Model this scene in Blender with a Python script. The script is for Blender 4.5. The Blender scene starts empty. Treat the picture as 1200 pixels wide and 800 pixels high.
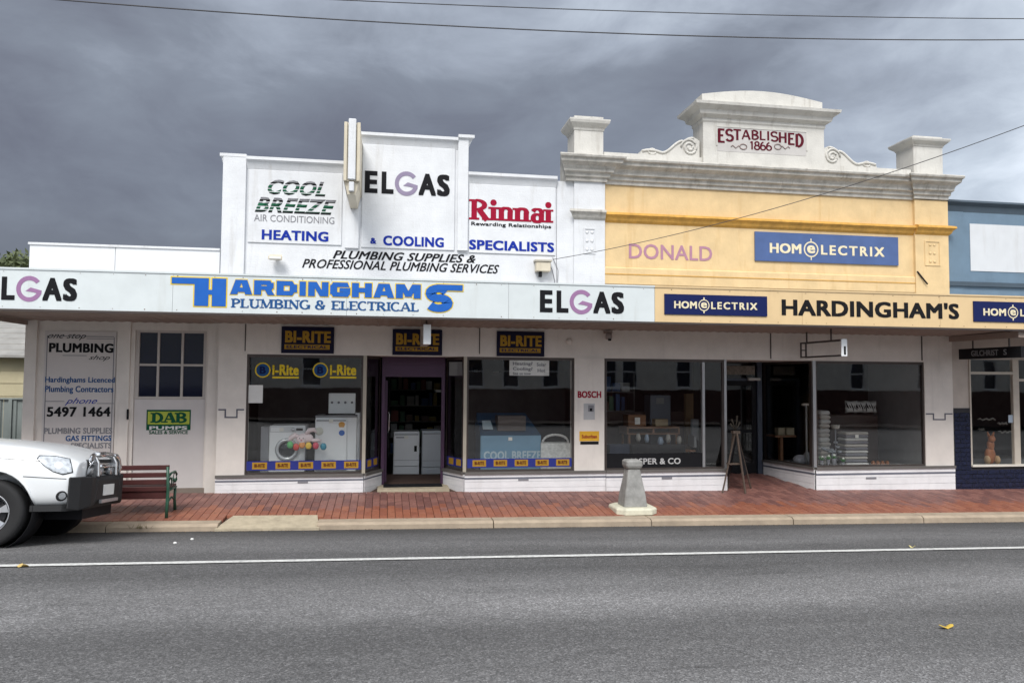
import bpy, bmesh, math, random
from mathutils import Vector, Matrix, noise
from mathutils.bvhtree import BVHTree
random.seed(7)
C = bpy.context.scene.collection
sc = bpy.context.scene
PI = math.pi
# ---------------------------------------------------------------- camera
CAM_H = 2.15; FPX = 890.0
TH = math.radians(9.53); PT = math.radians(2.83); RL = 0.007
F_ = Vector((math.sin(TH)*math.cos(PT), math.cos(TH)*math.cos(PT), math.sin(PT)))
R0_ = Vector((math.cos(TH), -math.sin(TH), 0)); U0_ = R0_.cross(F_)
R_ = R0_*math.cos(RL)+U0_*math.sin(RL); U_ = U0_*math.cos(RL)-R0_*math.sin(RL)
cam_d = bpy.data.cameras.new('camera'); cam = bpy.data.objects.new('camera', cam_d); C.objects.link(cam)
cam_d.sensor_width = 36; cam_d.lens = FPX/1200*36; cam_d.clip_end = 3000; cam_d.clip_start = .05
M_ = Matrix((R_, U_, -F_)).transposed().to_4x4(); M_.translation = Vector((0, 0, CAM_H)); cam.matrix_world = M_
sc.camera = cam
# ---------------------------------------------------------------- light
SUN_EL = math.radians(48); SUN_ROT = math.radians(205)      # behind the camera, to the left
sc.view_settings.view_transform = 'Standard'; sc.view_settings.look = 'None'
sc.view_settings.exposure = 1.27; sc.view_settings.gamma = 1; sc.view_settings.use_curve_mapping = False
sun_d = bpy.data.lights.new('sun', 'SUN'); sun_d.energy = 1.4; sun_d.angle = math.radians(24); sun_d.color = (1, .97, .93)
sun = bpy.data.objects.new('sun', sun_d); C.objects.link(sun)
sd = Vector((math.sin(SUN_ROT)*math.cos(SUN_EL), math.cos(SUN_ROT)*math.cos(SUN_EL), math.sin(SUN_EL)))
sun.rotation_euler = sd.to_track_quat('Z', 'Y').to_euler()
w = bpy.data.worlds.new('World'); sc.world = w; w.use_nodes = True
N = w.node_tree.nodes; L = w.node_tree.links; N.clear()
def wn(t, **k):
    n = N.new(t)
    for a, b in k.items(): setattr(n, a, b)
    return n
out = wn('ShaderNodeOutputWorld'); bg = wn('ShaderNodeBackground'); bg.inputs[1].default_value = .1
L.new(bg.outputs[0], out.inputs[0])
sky = wn('ShaderNodeTexSky', sky_type='NISHITA', sun_disc=False, sun_elevation=SUN_EL, sun_rotation=SUN_ROT)
tc = wn('ShaderNodeTexCoord')
sep = wn('ShaderNodeSeparateXYZ'); L.new(tc.outputs['Generated'], sep.inputs[0])
def mth(op, a, b=None, c=None, clamp=False):
    n = wn('ShaderNodeMath', operation=op, use_clamp=clamp)
    for i, q in enumerate((a, b, c)):
        if q is None: continue
        if isinstance(q, (int, float)): n.inputs[i].default_value = q
        else: L.new(q, n.inputs[i])
    return n.outputs[0]
zz = mth('MAXIMUM', mth('ABSOLUTE', sep.outputs[2]), .0)
cmb = wn('ShaderNodeCombineXYZ'); L.new(sep.outputs[0], cmb.inputs[0]); L.new(sep.outputs[1], cmb.inputs[1]); L.new(mth('MULTIPLY', zz, 2.1), cmb.inputs[2])
def nz(scale, detail, rough, dist, loc):
    mp = wn('ShaderNodeMapping'); mp.inputs['Location'].default_value = loc; mp.inputs['Scale'].default_value = (1, 1, 1)
    L.new(cmb.outputs[0], mp.inputs[0])
    n = wn('ShaderNodeTexNoise'); n.inputs['Scale'].default_value = scale; n.inputs['Detail'].default_value = detail
    n.inputs['Roughness'].default_value = rough; n.inputs['Distortion'].default_value = dist
    L.new(mp.outputs[0], n.inputs['Vector']); return n.outputs[0]
n1 = nz(1.9, 5, .48, .4, (5.0, 5.0, 0)); n2 = nz(7.5, 7, .62, .5, (7.7, 2.2, 0)); n3 = nz(.45, 3, .5, 0, (1.0, 9.0, 0))
# the storm bank lies ahead and to the left, the open bright cloud behind and to the right
az = mth('ADD', mth('MULTIPLY', sep.outputs[0], .90), mth('MULTIPLY', sep.outputs[1], -.65))
base = mth('ADD', mth('MULTIPLY', az, .38), .445)
base = mth('ADD', base, mth('MULTIPLY', zz, .30))
f0 = mth('ADD', base, mth('MULTIPLY', mth('SUBTRACT', n1, .5), .85))
f1 = mth('ADD', f0, mth('MULTIPLY', mth('SUBTRACT', n2, .5), .26), clamp=True)
cr_ = wn('ShaderNodeValToRGB'); L.new(f1, cr_.inputs[0]); e = cr_.color_ramp.elements
stops = [(0, (.40, .405, .52)), (.22, (.64, .65, .79)), (.38, (1.0, 1.09, 1.28)), (.50, (1.65, 1.82, 2.12)), (.60, (2.4, 2.65, 3.0)), (.74, (4.0, 4.3, 4.7)), (1, (8.0, 8.1, 8.3))]
while len(e) < len(stops): e.new(.5)
SC = 10.0
for i, (p, c) in enumerate(stops): e[i].position = p; e[i].color = tuple(q/SC for q in c)+(1,)
up = wn('ShaderNodeMix', data_type='RGBA', blend_type='MULTIPLY'); up.inputs[0].default_value = 1
L.new(cr_.outputs[0], up.inputs[6]); up.inputs[7].default_value = (SC, SC, SC, 1)
mx = wn('ShaderNodeMix', data_type='RGBA'); mx.inputs[0].default_value = .93
L.new(sky.outputs[0], mx.inputs[6]); L.new(up.outputs[2], mx.inputs[7]); L.new(mx.outputs[2], bg.inputs[0])

# ---------------------------------------------------------------- reading points off the photograph's planes
def P(u, v, Y):
    d = F_ + R_*((u-600)/FPX) - U_*((v-400)/FPX); t = Y/d.y
    return d.x*t, CAM_H+d.z*t
def X(u, v=400, Y=13.0): return P(u, v, Y)[0]
def Z(u, v, Y=13.0): return P(u, v, Y)[1]
def rect(u0, v0, u1, v1, Y):            # v0 top, v1 bottom, both read at the middle of the width
    um = (u0+u1)/2; vm = (v0+v1)/2
    return X(u0, vm, Y), Z(um, v1, Y), X(u1, vm, Y), Z(um, v0, Y)
W = 13.0; FA = 11.32; YK = 11.08; WL = 13.2      # wall, fascia, kerb, wing planes
GR = .014
def zr(x, y):
    if y > 9.5: z = (11.12-y)*.098
    elif y > 8.3: z = .1588+(9.5-y)*.05
    elif y > 4: z = .2188+(8.3-y)*.02
    elif y > -2: z = .3048+.03*(1-((y-1)/3)**2)
    else: z = .3048-( -2-y)*.03
    return z - GR*x
def zp(x, y): return .078 - .0125*x + .090*(y-YK)
# ---------------------------------------------------------------- materials
MATS = {}
def mat(name, col, rough=.6, metal=0, var=.12, scale=3.0, bump=0, bscale=60, streak=0, scol=(.25, .2, .15), coat=0, spec=.5, brick=0):
    if name in MATS: return MATS[name]
    m = bpy.data.materials.new(name); m.use_nodes = True; MATS[name] = m
    n = m.node_tree.nodes; l = m.node_tree.links; b = n['Principled BSDF']
    b.inputs['Roughness'].default_value = rough; b.inputs['Metallic'].default_value = metal
    b.inputs['Coat Weight'].default_value = coat; b.inputs['Specular IOR Level'].default_value = spec
    geo = n.new('ShaderNodeNewGeometry')
    def noise_(s, d=5, r=.6, sc3=(1, 1, 1)):
        mp = n.new('ShaderNodeMapping'); mp.inputs['Scale'].default_value = sc3; l.new(geo.outputs['Position'], mp.inputs[0])
        t = n.new('ShaderNodeTexNoise'); t.inputs['Scale'].default_value = s; t.inputs['Detail'].default_value = d; t.inputs['Roughness'].default_value = r
        l.new(mp.outputs[0], t.inputs['Vector']); return t.outputs[0]
    def mixc(f, a, b_, blend='MIX'):
        x = n.new('ShaderNodeMix'); x.data_type = 'RGBA'; x.blend_type = blend
        for i, q in ((0, f), (6, a), (7, b_)):
            if isinstance(q, (int, float)): x.inputs[i].default_value = q
            elif isinstance(q, tuple): x.inputs[i].default_value = q+(1,)
            else: l.new(q, x.inputs[i])
        return x.outputs[2]
    def ramp(f, a, b_):
        x = n.new('ShaderNodeMapRange'); x.inputs[1].default_value = a; x.inputs[2].default_value = b_; l.new(f, x.inputs[0]); return x.outputs[0]
    lo = tuple(q*(1-var) for q in col); hi = tuple(min(1, q*(1+var*.6)) for q in col)
    c = mixc(ramp(noise_(scale), .3, .7), lo, hi)
    if streak:
        s = ramp(noise_(2.2, 6, .65, (3.2, 3.2, .35)), .56, .78)
        s2 = n.new('ShaderNodeMath'); s2.operation = 'MULTIPLY'; s2.inputs[1].default_value = streak; l.new(s, s2.inputs[0])
        c = mixc(s2.outputs[0], c, scol)
    l.new(c, b.inputs['Base Color'])
    if bump:
        bp = n.new('ShaderNodeBump'); bp.inputs['Strength'].default_value = bump; bp.inputs['Distance'].default_value = .01
        l.new(noise_(bscale, 4), bp.inputs['Height']); l.new(bp.outputs[0], b.inputs['Normal'])
    if brick:
        sx = n.new('ShaderNodeSeparateXYZ'); l.new(geo.outputs['Position'], sx.inputs[0]); cb_ = n.new('ShaderNodeCombineXYZ'); l.new(sx.outputs[0], cb_.inputs[0]); l.new(sx.outputs[2], cb_.inputs[1])
        bt_ = n.new('ShaderNodeTexBrick'); bt_.inputs['Scale'].default_value = 1; bt_.inputs['Brick Width'].default_value = .24; bt_.inputs['Row Height'].default_value = .086; bt_.inputs['Mortar Size'].default_value = .006; bt_.inputs['Mortar Smooth'].default_value = .6
        l.new(cb_.outputs[0], bt_.inputs['Vector']); b2 = n.new('ShaderNodeBump'); b2.invert = True; b2.inputs['Strength'].default_value = brick; b2.inputs['Distance'].default_value = .006
        l.new(bt_.outputs['Fac'], b2.inputs['Height']); l.new(b2.outputs[0], bp.inputs['Normal'])
    return m
def flat(name, col, rough=.5, **k): return mat(name, col, max(rough, .6), var=.06, scale=9, spec=.12, **k)
white_wall = mat('white_painted_masonry', (.68, .695, .715), .7, var=.08, bump=.35, bscale=35, streak=.50, scol=(.42, .40, .37), brick=.12)
cream_stone = mat('weathered_cream_render', (.60, .585, .545), .8, var=.12, bump=.4, bscale=30, streak=.75, scol=(.33, .30, .26))
dirty_stone = mat('grimy_cornice_render', (.52, .50, .455), .85, var=.28, bump=.5, bscale=30, streak=.9, scol=(.17, .14, .11), scale=6)
yellow_wall = mat('yellow_painted_render', (.70, .515, .275), .75, var=.12, bump=.3, bscale=30, streak=.42, scol=(.52, .30, .09))
ochre = mat('ochre_stained_render', (.62, .34, .07), .8, var=.22, bump=.4, bscale=30, streak=.4, scol=(.28, .16, .05), scale=8)
fascia_white = mat('pale_fascia_sheet', (.62, .665, .67), .45, var=.06, streak=.35, scol=(.42, .42, .38))
fascia_yellow = mat('yellow_fascia_sheet', (.69, .505, .275), .45, var=.06, streak=.30, scol=(.50, .33, .14))
beige = mat('beige_painted_board', (.71, .66, .61), .65, var=.09, bump=.15, bscale=40, streak=.28, scol=(.4, .36, .33))
riser_w = mat('white_painted_riser', (.76, .755, .765), .6, var=.1, bump=.2, streak=.25, scol=(.4, .38, .36))
soffit_m = mat('brown_soffit_sheet', (.30, .235, .20), .7, var=.16, streak=.2)
bronze = mat('dark_bronze_frame', (.07, .055, .05), .45, metal=.3)
grey_metal = mat('grey_aluminium', (.36, .36, .37), .4, metal=.6)
purple_m = mat('plum_painted_frame', (.060, .022, .062), .5)
black_m = flat('black_paint', (.012, .012, .014), .45)
ink = flat('black_lettering', (.010, .010, .012), .55)
mauve = flat('mauve_lettering', (.31, .17, .31), .55)
mauve_soft = flat('faded_mauve_lettering', (.42, .22, .30), .65)
greymauve = flat('greyed_mauve_lettering', (.27, .23, .33), .6)
blue_ink = flat('blue_lettering', (.008, .03, .30), .5)
sky_blue = flat('bright_blue_lettering', (.02, .12, .46), .5)
navy = flat('navy_sign_face', (.010, .017, .085), .4)
navy_faded = mat('faded_blue_sign_face', (.06, .11, .27), .5, var=.15)
gold = flat('gold_lettering', (.42, .24, .03), .5)
bright_gold = flat('bright_yellow_print', (.75, .55, .04), .5)
cream_ink = flat('cream_lettering', (.74, .66, .46), .5)
red_ink = flat('red_lettering', (.30, .006, .03), .5)
dark_red = flat('dark_red_lettering', (.10, .008, .018), .6)
teal_ink = flat('slate_blue_lettering', (.02, .085, .24), .5)
dgreen = flat('deep_green_print', (.01, .09, .045), .5)
midgrey = flat('grey_lettering', (.22, .22, .24), .6)
paper = flat('white_paper', (.72, .72, .70), .7)
blue_bldg = mat('slate_blue_paint', (.13, .20, .27), .65, var=.12, bump=.2, streak=.25, scol=(.08, .1, .13))
blue_dark = mat('dark_slate_trim', (.05, .075, .10), .6)
tile_m = mat('navy_glazed_tile', (.010, .014, .040), .22, var=.5, scale=14)
grout_m = mat('dark_grout', (.03, .03, .035), .9)
conc = mat('pale_concrete', (.42, .36, .26), .85, var=.22, scale=7, bump=.4, bscale=60)
kerb_m = mat('cream_concrete_kerb', (.36, .29, .215), .85, var=.2, scale=5, bump=.35, bscale=60)
boll_m = mat('lichen_grey_stone', (.275, .272, .26), .85, var=.25, scale=8, bump=.6, bscale=30, streak=.5, scol=(.12, .13, .13))
boll_b = mat('whitened_stone_pad', (.60, .58, .46), .85, var=.18, scale=9, bump=.4, bscale=40)
appl = mat('white_enamel', (.84, .86, .87), .25, var=.03)
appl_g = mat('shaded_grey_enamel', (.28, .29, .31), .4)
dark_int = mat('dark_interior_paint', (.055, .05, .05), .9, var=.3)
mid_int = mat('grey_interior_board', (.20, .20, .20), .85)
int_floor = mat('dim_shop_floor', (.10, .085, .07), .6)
wood_m = mat('varnished_wood', (.22, .10, .045), .5, var=.25, scale=12)
slat_m = mat('oxblood_painted_slat', (.06, .014, .013), .5, var=.2, scale=10)
green_iron = mat('green_painted_iron', (.018, .075, .045), .45)
rubber = mat('tyre_rubber', (.012, .012, .013), .8, bump=.2)
alloy = mat('silver_alloy', (.62, .63, .65), .28, metal=.75)
chrome = mat('polished_alloy', (.75, .76, .78), .15, metal=.95)
car_p = mat('white_car_paint', (.70, .72, .73), .3, var=.02, coat=.7)
car_b = mat('black_textured_plastic', (.012, .0125, .014), .6, bump=.15, bscale=200)
wire_m = flat('black_cable', (.085, .085, .09), .6)
glass_m = bpy.data.materials.new('window_glass'); glass_m.use_nodes = True
def make_glass(m, tint, ior):
    n = m.node_tree.nodes; l = m.node_tree.links; n.clear()
    o = n.new('ShaderNodeOutputMaterial'); mxs = n.new('ShaderNodeMixShader'); t = n.new('ShaderNodeBsdfTransparent'); g = n.new('ShaderNodeBsdfGlossy')
    fr = n.new('ShaderNodeFresnel'); fr.inputs[0].default_value = ior; t.inputs[0].default_value = tint+(1,)
    g.inputs['Roughness'].default_value = .015; g.inputs[0].default_value = (1, 1, 1, 1)
    geo = n.new('ShaderNodeNewGeometry'); nt = n.new('ShaderNodeTexNoise'); nt.inputs['Scale'].default_value = 1.3
    bp = n.new('ShaderNodeBump'); bp.inputs['Strength'].default_value = .05; bp.inputs['Distance'].default_value = .02
    l.new(geo.outputs['Position'], nt.inputs['Vector']); l.new(nt.outputs[0], bp.inputs['Height']); l.new(bp.outputs[0], g.inputs['Normal'])
    q = n.new('ShaderNodeMath'); q.operation = 'SUBTRACT'; q.inputs[0].default_value = 1; l.new(geo.outputs['Backfacing'], q.inputs[1])
    q2 = n.new('ShaderNodeMath'); q2.operation = 'MULTIPLY'; l.new(fr.outputs[0], q2.inputs[0]); l.new(q.outputs[0], q2.inputs[1])
    l.new(q2.outputs[0], mxs.inputs[0]); l.new(t.outputs[0], mxs.inputs[1]); l.new(g.outputs[0], mxs.inputs[2]); l.new(mxs.outputs[0], o.inputs[0])
make_glass(glass_m, (.98, .985, .98), 1.98); MATS['g'] = glass_m
glass_d = bpy.data.materials.new('tinted_glass'); glass_d.use_nodes = True; make_glass(glass_d, (.35, .38, .45), 1.7)
# ---------------------------------------------------------------- mesh builder
class MB:
    def __init__(s): s.v = []; s.f = []; s.sm = []
    def add(s, vs, fs, smooth=False):
        o = len(s.v); s.v += [tuple(q) for q in vs]; s.f += [tuple(i+o for i in f) for f in fs]; s.sm += [smooth]*len(fs); return s
    def box(s, x0, x1, y0, y1, z0, z1, ch=0):
        if ch:
            bm = bmesh.new(); bmesh.ops.create_cube(bm, size=1)
            for q in bm.verts: q.co = Vector(((x0+x1)/2+q.co.x*(x1-x0), (y0+y1)/2+q.co.y*(y1-y0), (z0+z1)/2+q.co.z*(z1-z0)))
            bmesh.ops.bevel(bm, geom=bm.edges[:], offset=ch, segments=1, affect='EDGES', profile=.5)
            bm.verts.index_update(); s.add([q.co for q in bm.verts], [[q.index for q in f.verts] for f in bm.faces]); bm.free(); return s
        vs = [(x, y, z) for z in (z0, z1) for y in (y0, y1) for x in (x0, x1)]
        return s.add(vs, [(0, 2, 3, 1), (4, 5, 7, 6), (0, 1, 5, 4), (2, 6, 7, 3), (0, 4, 6, 2), (1, 3, 7, 5)])
    def prism(s, poly, a, b, axis='y'):         # poly in the plane across the axis
        n = len(poly)
        def pt(p, t):
            return {'y': (p[0], t, p[1]), 'x': (t, p[0], p[1]), 'z': (p[0], p[1], t)}[axis]
        vs = [pt(p, a) for p in poly]+[pt(p, b) for p in poly]
        return s.add(vs, [tuple(range(n)), tuple(range(2*n-1, n-1, -1))]+[(i, i+n, (i+1) % n+n, (i+1) % n) for i in range(n)])
    def loft(s, rings, cap=True, smooth=True):
        n = len(rings[0]); vs = [p for r in rings for p in r]; fs = []
        for k in range(len(rings)-1):
            for i in range(n): j = (i+1) % n; fs.append((k*n+i, k*n+j, (k+1)*n+j, (k+1)*n+i))
        if cap: fs += [tuple(range(n-1, -1, -1)), tuple(range((len(rings)-1)*n, len(rings)*n))]
        return s.add(vs, fs, smooth)
    def tube(s, pts, r, seg=8, smooth=True):
        pts = [Vector(p) for p in pts]; rings = []
        for i, p in enumerate(pts):
            d = (pts[min(i+1, len(pts)-1)]-pts[max(i-1, 0)]).normalized()
            a = d.cross(Vector((0, 0, 1)) if abs(d.z) < .9 else Vector((0, 1, 0))).normalized(); b = d.cross(a)
            rr = r[i] if isinstance(r, (list, tuple)) else r
            rings.append([p+a*math.cos(t*2*PI/seg)*rr+b*math.sin(t*2*PI/seg)*rr for t in range(seg)])
        return s.loft(rings, True, smooth)
    def lathe(s, prof, c, axis='z', seg=24, smooth=True, cap=True):    # prof of (r, h)
        rings = []
        for r, h in prof:
            ring = []
            for t in range(seg):
                a = 2*PI*t/seg; q = (r*math.cos(a), r*math.sin(a))
                ring.append({'z': (c[0]+q[0], c[1]+q[1], c[2]+h), 'y': (c[0]+q[0], c[1]+h, c[2]+q[1]), 'x': (c[0]+h, c[1]+q[0], c[2]+q[1])}[axis])
            rings.append(ring)
        return s.loft(rings, cap, smooth)
    def build(s, name, m, parent=None, bevel=0, label=None, local=False):
        me = bpy.data.meshes.new(name); off = Vector((0, 0, 0)) if (local or parent is None) else wloc(parent)
        me.from_pydata([tuple(Vector(v)-off) for v in s.v], [], s.f); me.polygons.foreach_set('use_smooth', s.sm)
        me.update(); bm = bmesh.new(); bm.from_mesh(me); bmesh.ops.recalc_face_normals(bm, faces=bm.faces[:])
        if bevel: bmesh.ops.bevel(bm, geom=[e for e in bm.edges if e.is_manifold and e.calc_face_angle(0) > .6], offset=bevel, segments=1, affect='EDGES', profile=.5)
        bm.to_mesh(me); bm.free(); me.materials.append(m)
        o = bpy.data.objects.new(name, me); C.objects.link(o)
        if parent: o.parent = parent
        if label: o['label'] = label
        return o
def wloc(o):
    p = Vector(o.location)
    while o.parent: o = o.parent; p = p+Vector(o.location)
    return p
def thing(name, label, cat, loc=(0, 0, 0), rz=0, group=None):
    o = bpy.data.objects.new(name, None); o.empty_display_size = .2; C.objects.link(o)
    o.location = loc; o.rotation_euler = (0, 0, rz); o['label'] = label; o['category'] = cat
    if group: o['group'] = group
    return o
def tag(o, label, cat, group=None):
    o['label'] = label; o['category'] = cat
    if group: o['group'] = group
    return o
def struct(o): o['kind'] = 'structure'; return o
def copy_tree(o, parent=None):
    c = o.copy(); C.objects.link(c); c.parent = parent
    for ch in o.children: copy_tree(ch, c)
    return c
def bx(name, m, parent, x0, x1, y0, y1, z0, z1, bevel=0, ch=0, label=None):
    return MB().box(x0, x1, y0, y1, z0, z1, ch).build(name, m, parent, bevel, label)
# ---------------------------------------------------------------- lettering
def glyph_mesh(s, bold=.02, shear=0, space=1.0):
    cu = bpy.data.curves.new('t', 'FONT'); cu.body = s; cu.size = 1; cu.offset = bold; cu.shear = shear; cu.space_character = space; cu.resolution_u = 3
    o = bpy.data.objects.new('t', cu); me = bpy.data.meshes.new_from_object(o)
    bpy.data.objects.remove(o); return me
def place(bm, box, Y, m, parent, name, depth=.004, label=None):
    x0, z0, x1, z1 = box
    xs = [q.co.x for q in bm.verts]; ys = [q.co.y for q in bm.verts]; a, b, c, d = min(xs), max(xs), min(ys), max(ys)
    off = wloc(parent) if parent else Vector((0, 0, 0))
    for q in bm.verts:
        q.co = Vector((x0+(q.co.x-a)/(b-a)*(x1-x0), Y-q.co.z, z0+(q.co.y-c)/(d-c)*(z1-z0)))-off
    r = bmesh.ops.extrude_face_region(bm, geom=bm.faces[:])
    for q in r['geom']:
        if isinstance(q, bmesh.types.BMVert): q.co.y -= depth
    bmesh.ops.recalc_face_normals(bm, faces=bm.faces[:])
    me = bpy.data.meshes.new(name); bm.to_mesh(me); bm.free(); me.materials.append(m)
    o = bpy.data.objects.new(name, me); C.objects.link(o); o.parent = parent
    if label: o['label'] = label
    return o
def text(s, box, Y, m, parent, bold=.02, shear=0, space=1.0, depth=.004, name='lettering', label=None):
    me = glyph_mesh(s, 0, shear, space+bold*1.9); bm = bmesh.new(); bm.from_mesh(me)
    if bold > 0:                            # heavier strokes: the same letters again, a hair to every side
        for i in range(8):
            a = i*PI/4; me2 = me.copy(); me2.transform(Matrix.Translation((bold*1.1*max(-1, min(1, 1.42*math.cos(a))), bold*.72*max(-1, min(1, 1.42*math.sin(a))), .0002*(i+1)))); bm.from_mesh(me2); bpy.data.meshes.remove(me2)
    for f in bm.faces: f.smooth = False
    bpy.data.meshes.remove(me)
    return place(bm, box, Y, m, parent, name, depth, label)
def ptext(s, u0, v0, u1, v1, Y, m, parent, lift=0, **k):
    return text(s, rect(u0, v0, u1, v1, Y), Y-lift, m, parent, **k)
# serifed letters from strokes
def A_(cx, cy, rx, ry, a0, a1, n=14): return [(cx+rx*math.cos(math.radians(a0+(a1-a0)*i/n)), cy+ry*math.sin(math.radians(a0+(a1-a0)*i/n))) for i in range(n+1)]
S_ = A_(.42, .73, .30, .24, 25, 262, 12)+A_(.42, .26, .33, .25, 82, -155, 12)
GL = {
 'A': (.95, [('t', [(.1, 0), (.45, 1)]), ('k', [(.48, 1), (.85, 0)]), ('t', [(.22, .34), (.7, .34)]), ('s', (.1, 0)), ('s', (.85, 0))]),
 'B': (.82, [('v', .18, 0, 1), ('a', A_(.25, .75, .42, .23, 90, -90)), ('a', A_(.25, .26, .48, .25, 90, -90))]),
 'C': (.82, [('a', A_(.45, .5, .38, .48, 48, 312, 20))]),
 'D': (.88, [('v', .18, 0, 1), ('a', A_(.28, .5, .48, .47, 90, -90, 16))]),
 'E': (.78, [('v', .18, 0, 1), ('t', [(.1, .96), (.7, .96)]), ('t', [(.1, .52), (.58, .52)]), ('t', [(.1, .04), (.72, .04)]), ('e', (.70, .88)), ('e', (.72, .12))]),
 'G': (.88, [('a', A_(.45, .5, .38, .48, 48, 350, 20)), ('v', .78, .03, .42), ('t', [(.58, .42), (.9, .42)])]),
 'H': (.95, [('v', .18, 0, 1), ('v', .76, 0, 1), ('t', [(.18, .52), (.76, .52)])]),
 'I': (.40, [('v', .2, 0, 1)]),
 'L': (.74, [('v', .18, 0, 1), ('t', [(.1, .04), (.66, .04)]), ('e', (.66, .13))]),
 'M': (1.15, [('t', [(.15, 0), (.18, 1)]), ('k', [(.18, 1), (.54, .05)]), ('t', [(.54, .05), (.92, 1)]), ('v', .95, 0, 1), ('s', (.15, 0)), ('s', (.12, 1))]),
 'N': (.98, [('t', [(.17, 0), (.17, 1)]), ('k', [(.15, 1), (.80, 0)]), ('t', [(.80, 0), (.80, 1)]), ('s', (.17, 0)), ('s', (.80, 1)), ('s', (.13, 1))]),
 'P': (.76, [('v', .18, 0, 1), ('a', A_(.25, .72, .42, .25, 90, -90))]),
 'R': (.90, [('v', .18, 0, 1), ('a', A_(.25, .74, .42, .23, 90, -90)), ('k', [(.42, .5), (.80, 0)]), ('s', (.80, 0))]),
 'S': (.80, [('a', S_)]),
 'T': (.80, [('v', .4, 0, 1), ('t', [(.02, .96), (.78, .96)]), ('e', (.05, .87)), ('e', (.75, .87))]),
 'U': (.92, [('v', .18, .3, 1), ('a', A_(.46, .32, .28, .30, 180, 360, 12)), ('t', [(.74, .3), (.74, 1)]), ('s', (.74, 1))]),
 '&': (.95, [('a', A_(.40, .76, .20, .21, -60, 240, 14)+[(.75, .05)]), ('a', A_(.38, .27, .30, .26, 110, 330, 12)+[(.80, .5)])]),
 'i': (.40, [('v', .2, 0, .66), ('d', (.2, .88))]),
 'n': (.78, [('v', .18, 0, .66), ('a', A_(.40, .42, .22, .22, 160, 0, 10)), ('v', .60, 0, .45)]),
 'a': (.70, [('a', A_(.36, .45, .22, .2, 160, 0, 10)), ('v', .56, 0, .45), ('a', A_(.36, .2, .2, .19, 60, 320, 12))]),
 ' ': (.45, []),
 '1': (.45, [('v', .22, 0, 1), ('t', [(.02, .82), (.22, .98)])]),
 '8': (.72, [('a', A_(.36, .75, .23, .22, 0, 360, 16)), ('a', A_(.36, .27, .29, .26, 0, 360, 16))]),
 '6': (.72, [('a', A_(.36, .30, .28, .28, 0, 360, 16)), ('a', A_(.48, .42, .40, .55, 100, 180, 8))]),
}
def serif_text(s, box, Y, m, parent, thick=.2, thin=.09, name='lettering', depth=.004, hfun=None, serif=True):
    x0, z0, x1, z1 = box; tot = sum(GL[c][0] for c in s); sx = (x1-x0)/tot; H = z1-z0; b = MB(); cx = x0; k = 0
    for c in s:
        wd, st = GL[c]; mid = (cx+wd*sx/2-x0)/(x1-x0)
        lo, hi = hfun(mid) if hfun else (0, 1)
        def T(p): return (cx+p[0]*sx, z0+H*(lo+(hi-lo)*p[1]))
        Hh = H*(hi-lo)
        def ribbon(pts, ws):
            nonlocal k
            k += 1; d = depth+.0004*(k % 7); L_, Rr = [], []
            for i in range(len(pts)):
                a = pts[max(i-1, 0)]; e_ = pts[min(i+1, len(pts)-1)]; dx, dz = e_[0]-a[0], e_[1]-a[1]; l_ = math.hypot(dx, dz) or 1
                nx, nz_ = -dz/l_, dx/l_; w_ = ws[i]/2
                L_.append((pts[i][0]+nx*w_, pts[i][1]+nz_*w_)); Rr.append((pts[i][0]-nx*w_, pts[i][1]-nz_*w_))
            for i in range(len(pts)-1): b.prism([L_[i], L_[i+1], Rr[i+1], Rr[i]], Y, Y-d)
        tk, tn = thick*Hh, thin*Hh
        def serf(p):
            if serif: q = T(p); zc = q[1]+(tn/2 if p[1] < .5 else -tn/2); ribbon([(q[0]-tk*.95, zc), (q[0]+tk*.95, zc)], [tn, tn])
        for q in st:
            if q[0] == 'v':
                ribbon([T((q[1], q[2])), T((q[1], q[3]))], [tk, tk])
                if q[2] == 0: serf((q[1], 0))
                if q[3] in (1, .66): serf((q[1], q[3]))
            elif q[0] in 'tk': ribbon([T(p) for p in q[1]], [tn if q[0] == 't' else tk]*2)
            elif q[0] == 'a':
                pp = [T(p) for p in q[1]]; ws = []
                for i in range(len(pp)):
                    a = pp[max(i-1, 0)]; e_ = pp[min(i+1, len(pp)-1)]; l_ = math.hypot(e_[0]-a[0], e_[1]-a[1]) or 1
                    ws.append(tn+(tk-tn)*abs(e_[1]-a[1])/l_)
                ribbon(pp, ws)
            elif q[0] == 's': serf(q[1])
            elif q[0] == 'e' and serif: t = T(q[1]); ribbon([(t[0], t[1]-tk*.45), (t[0], t[1]+tk*.45)], [tn, tn])
            elif q[0] == 'd': t = T(q[1]); k += 1; b.prism([(t[0]+tk*.6*math.cos(a*PI/5), t[1]+tk*.6*math.sin(a*PI/5)) for a in range(10)], Y, Y-depth)
        cx += wd*sx
    return b.build(name, m, parent)
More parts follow.
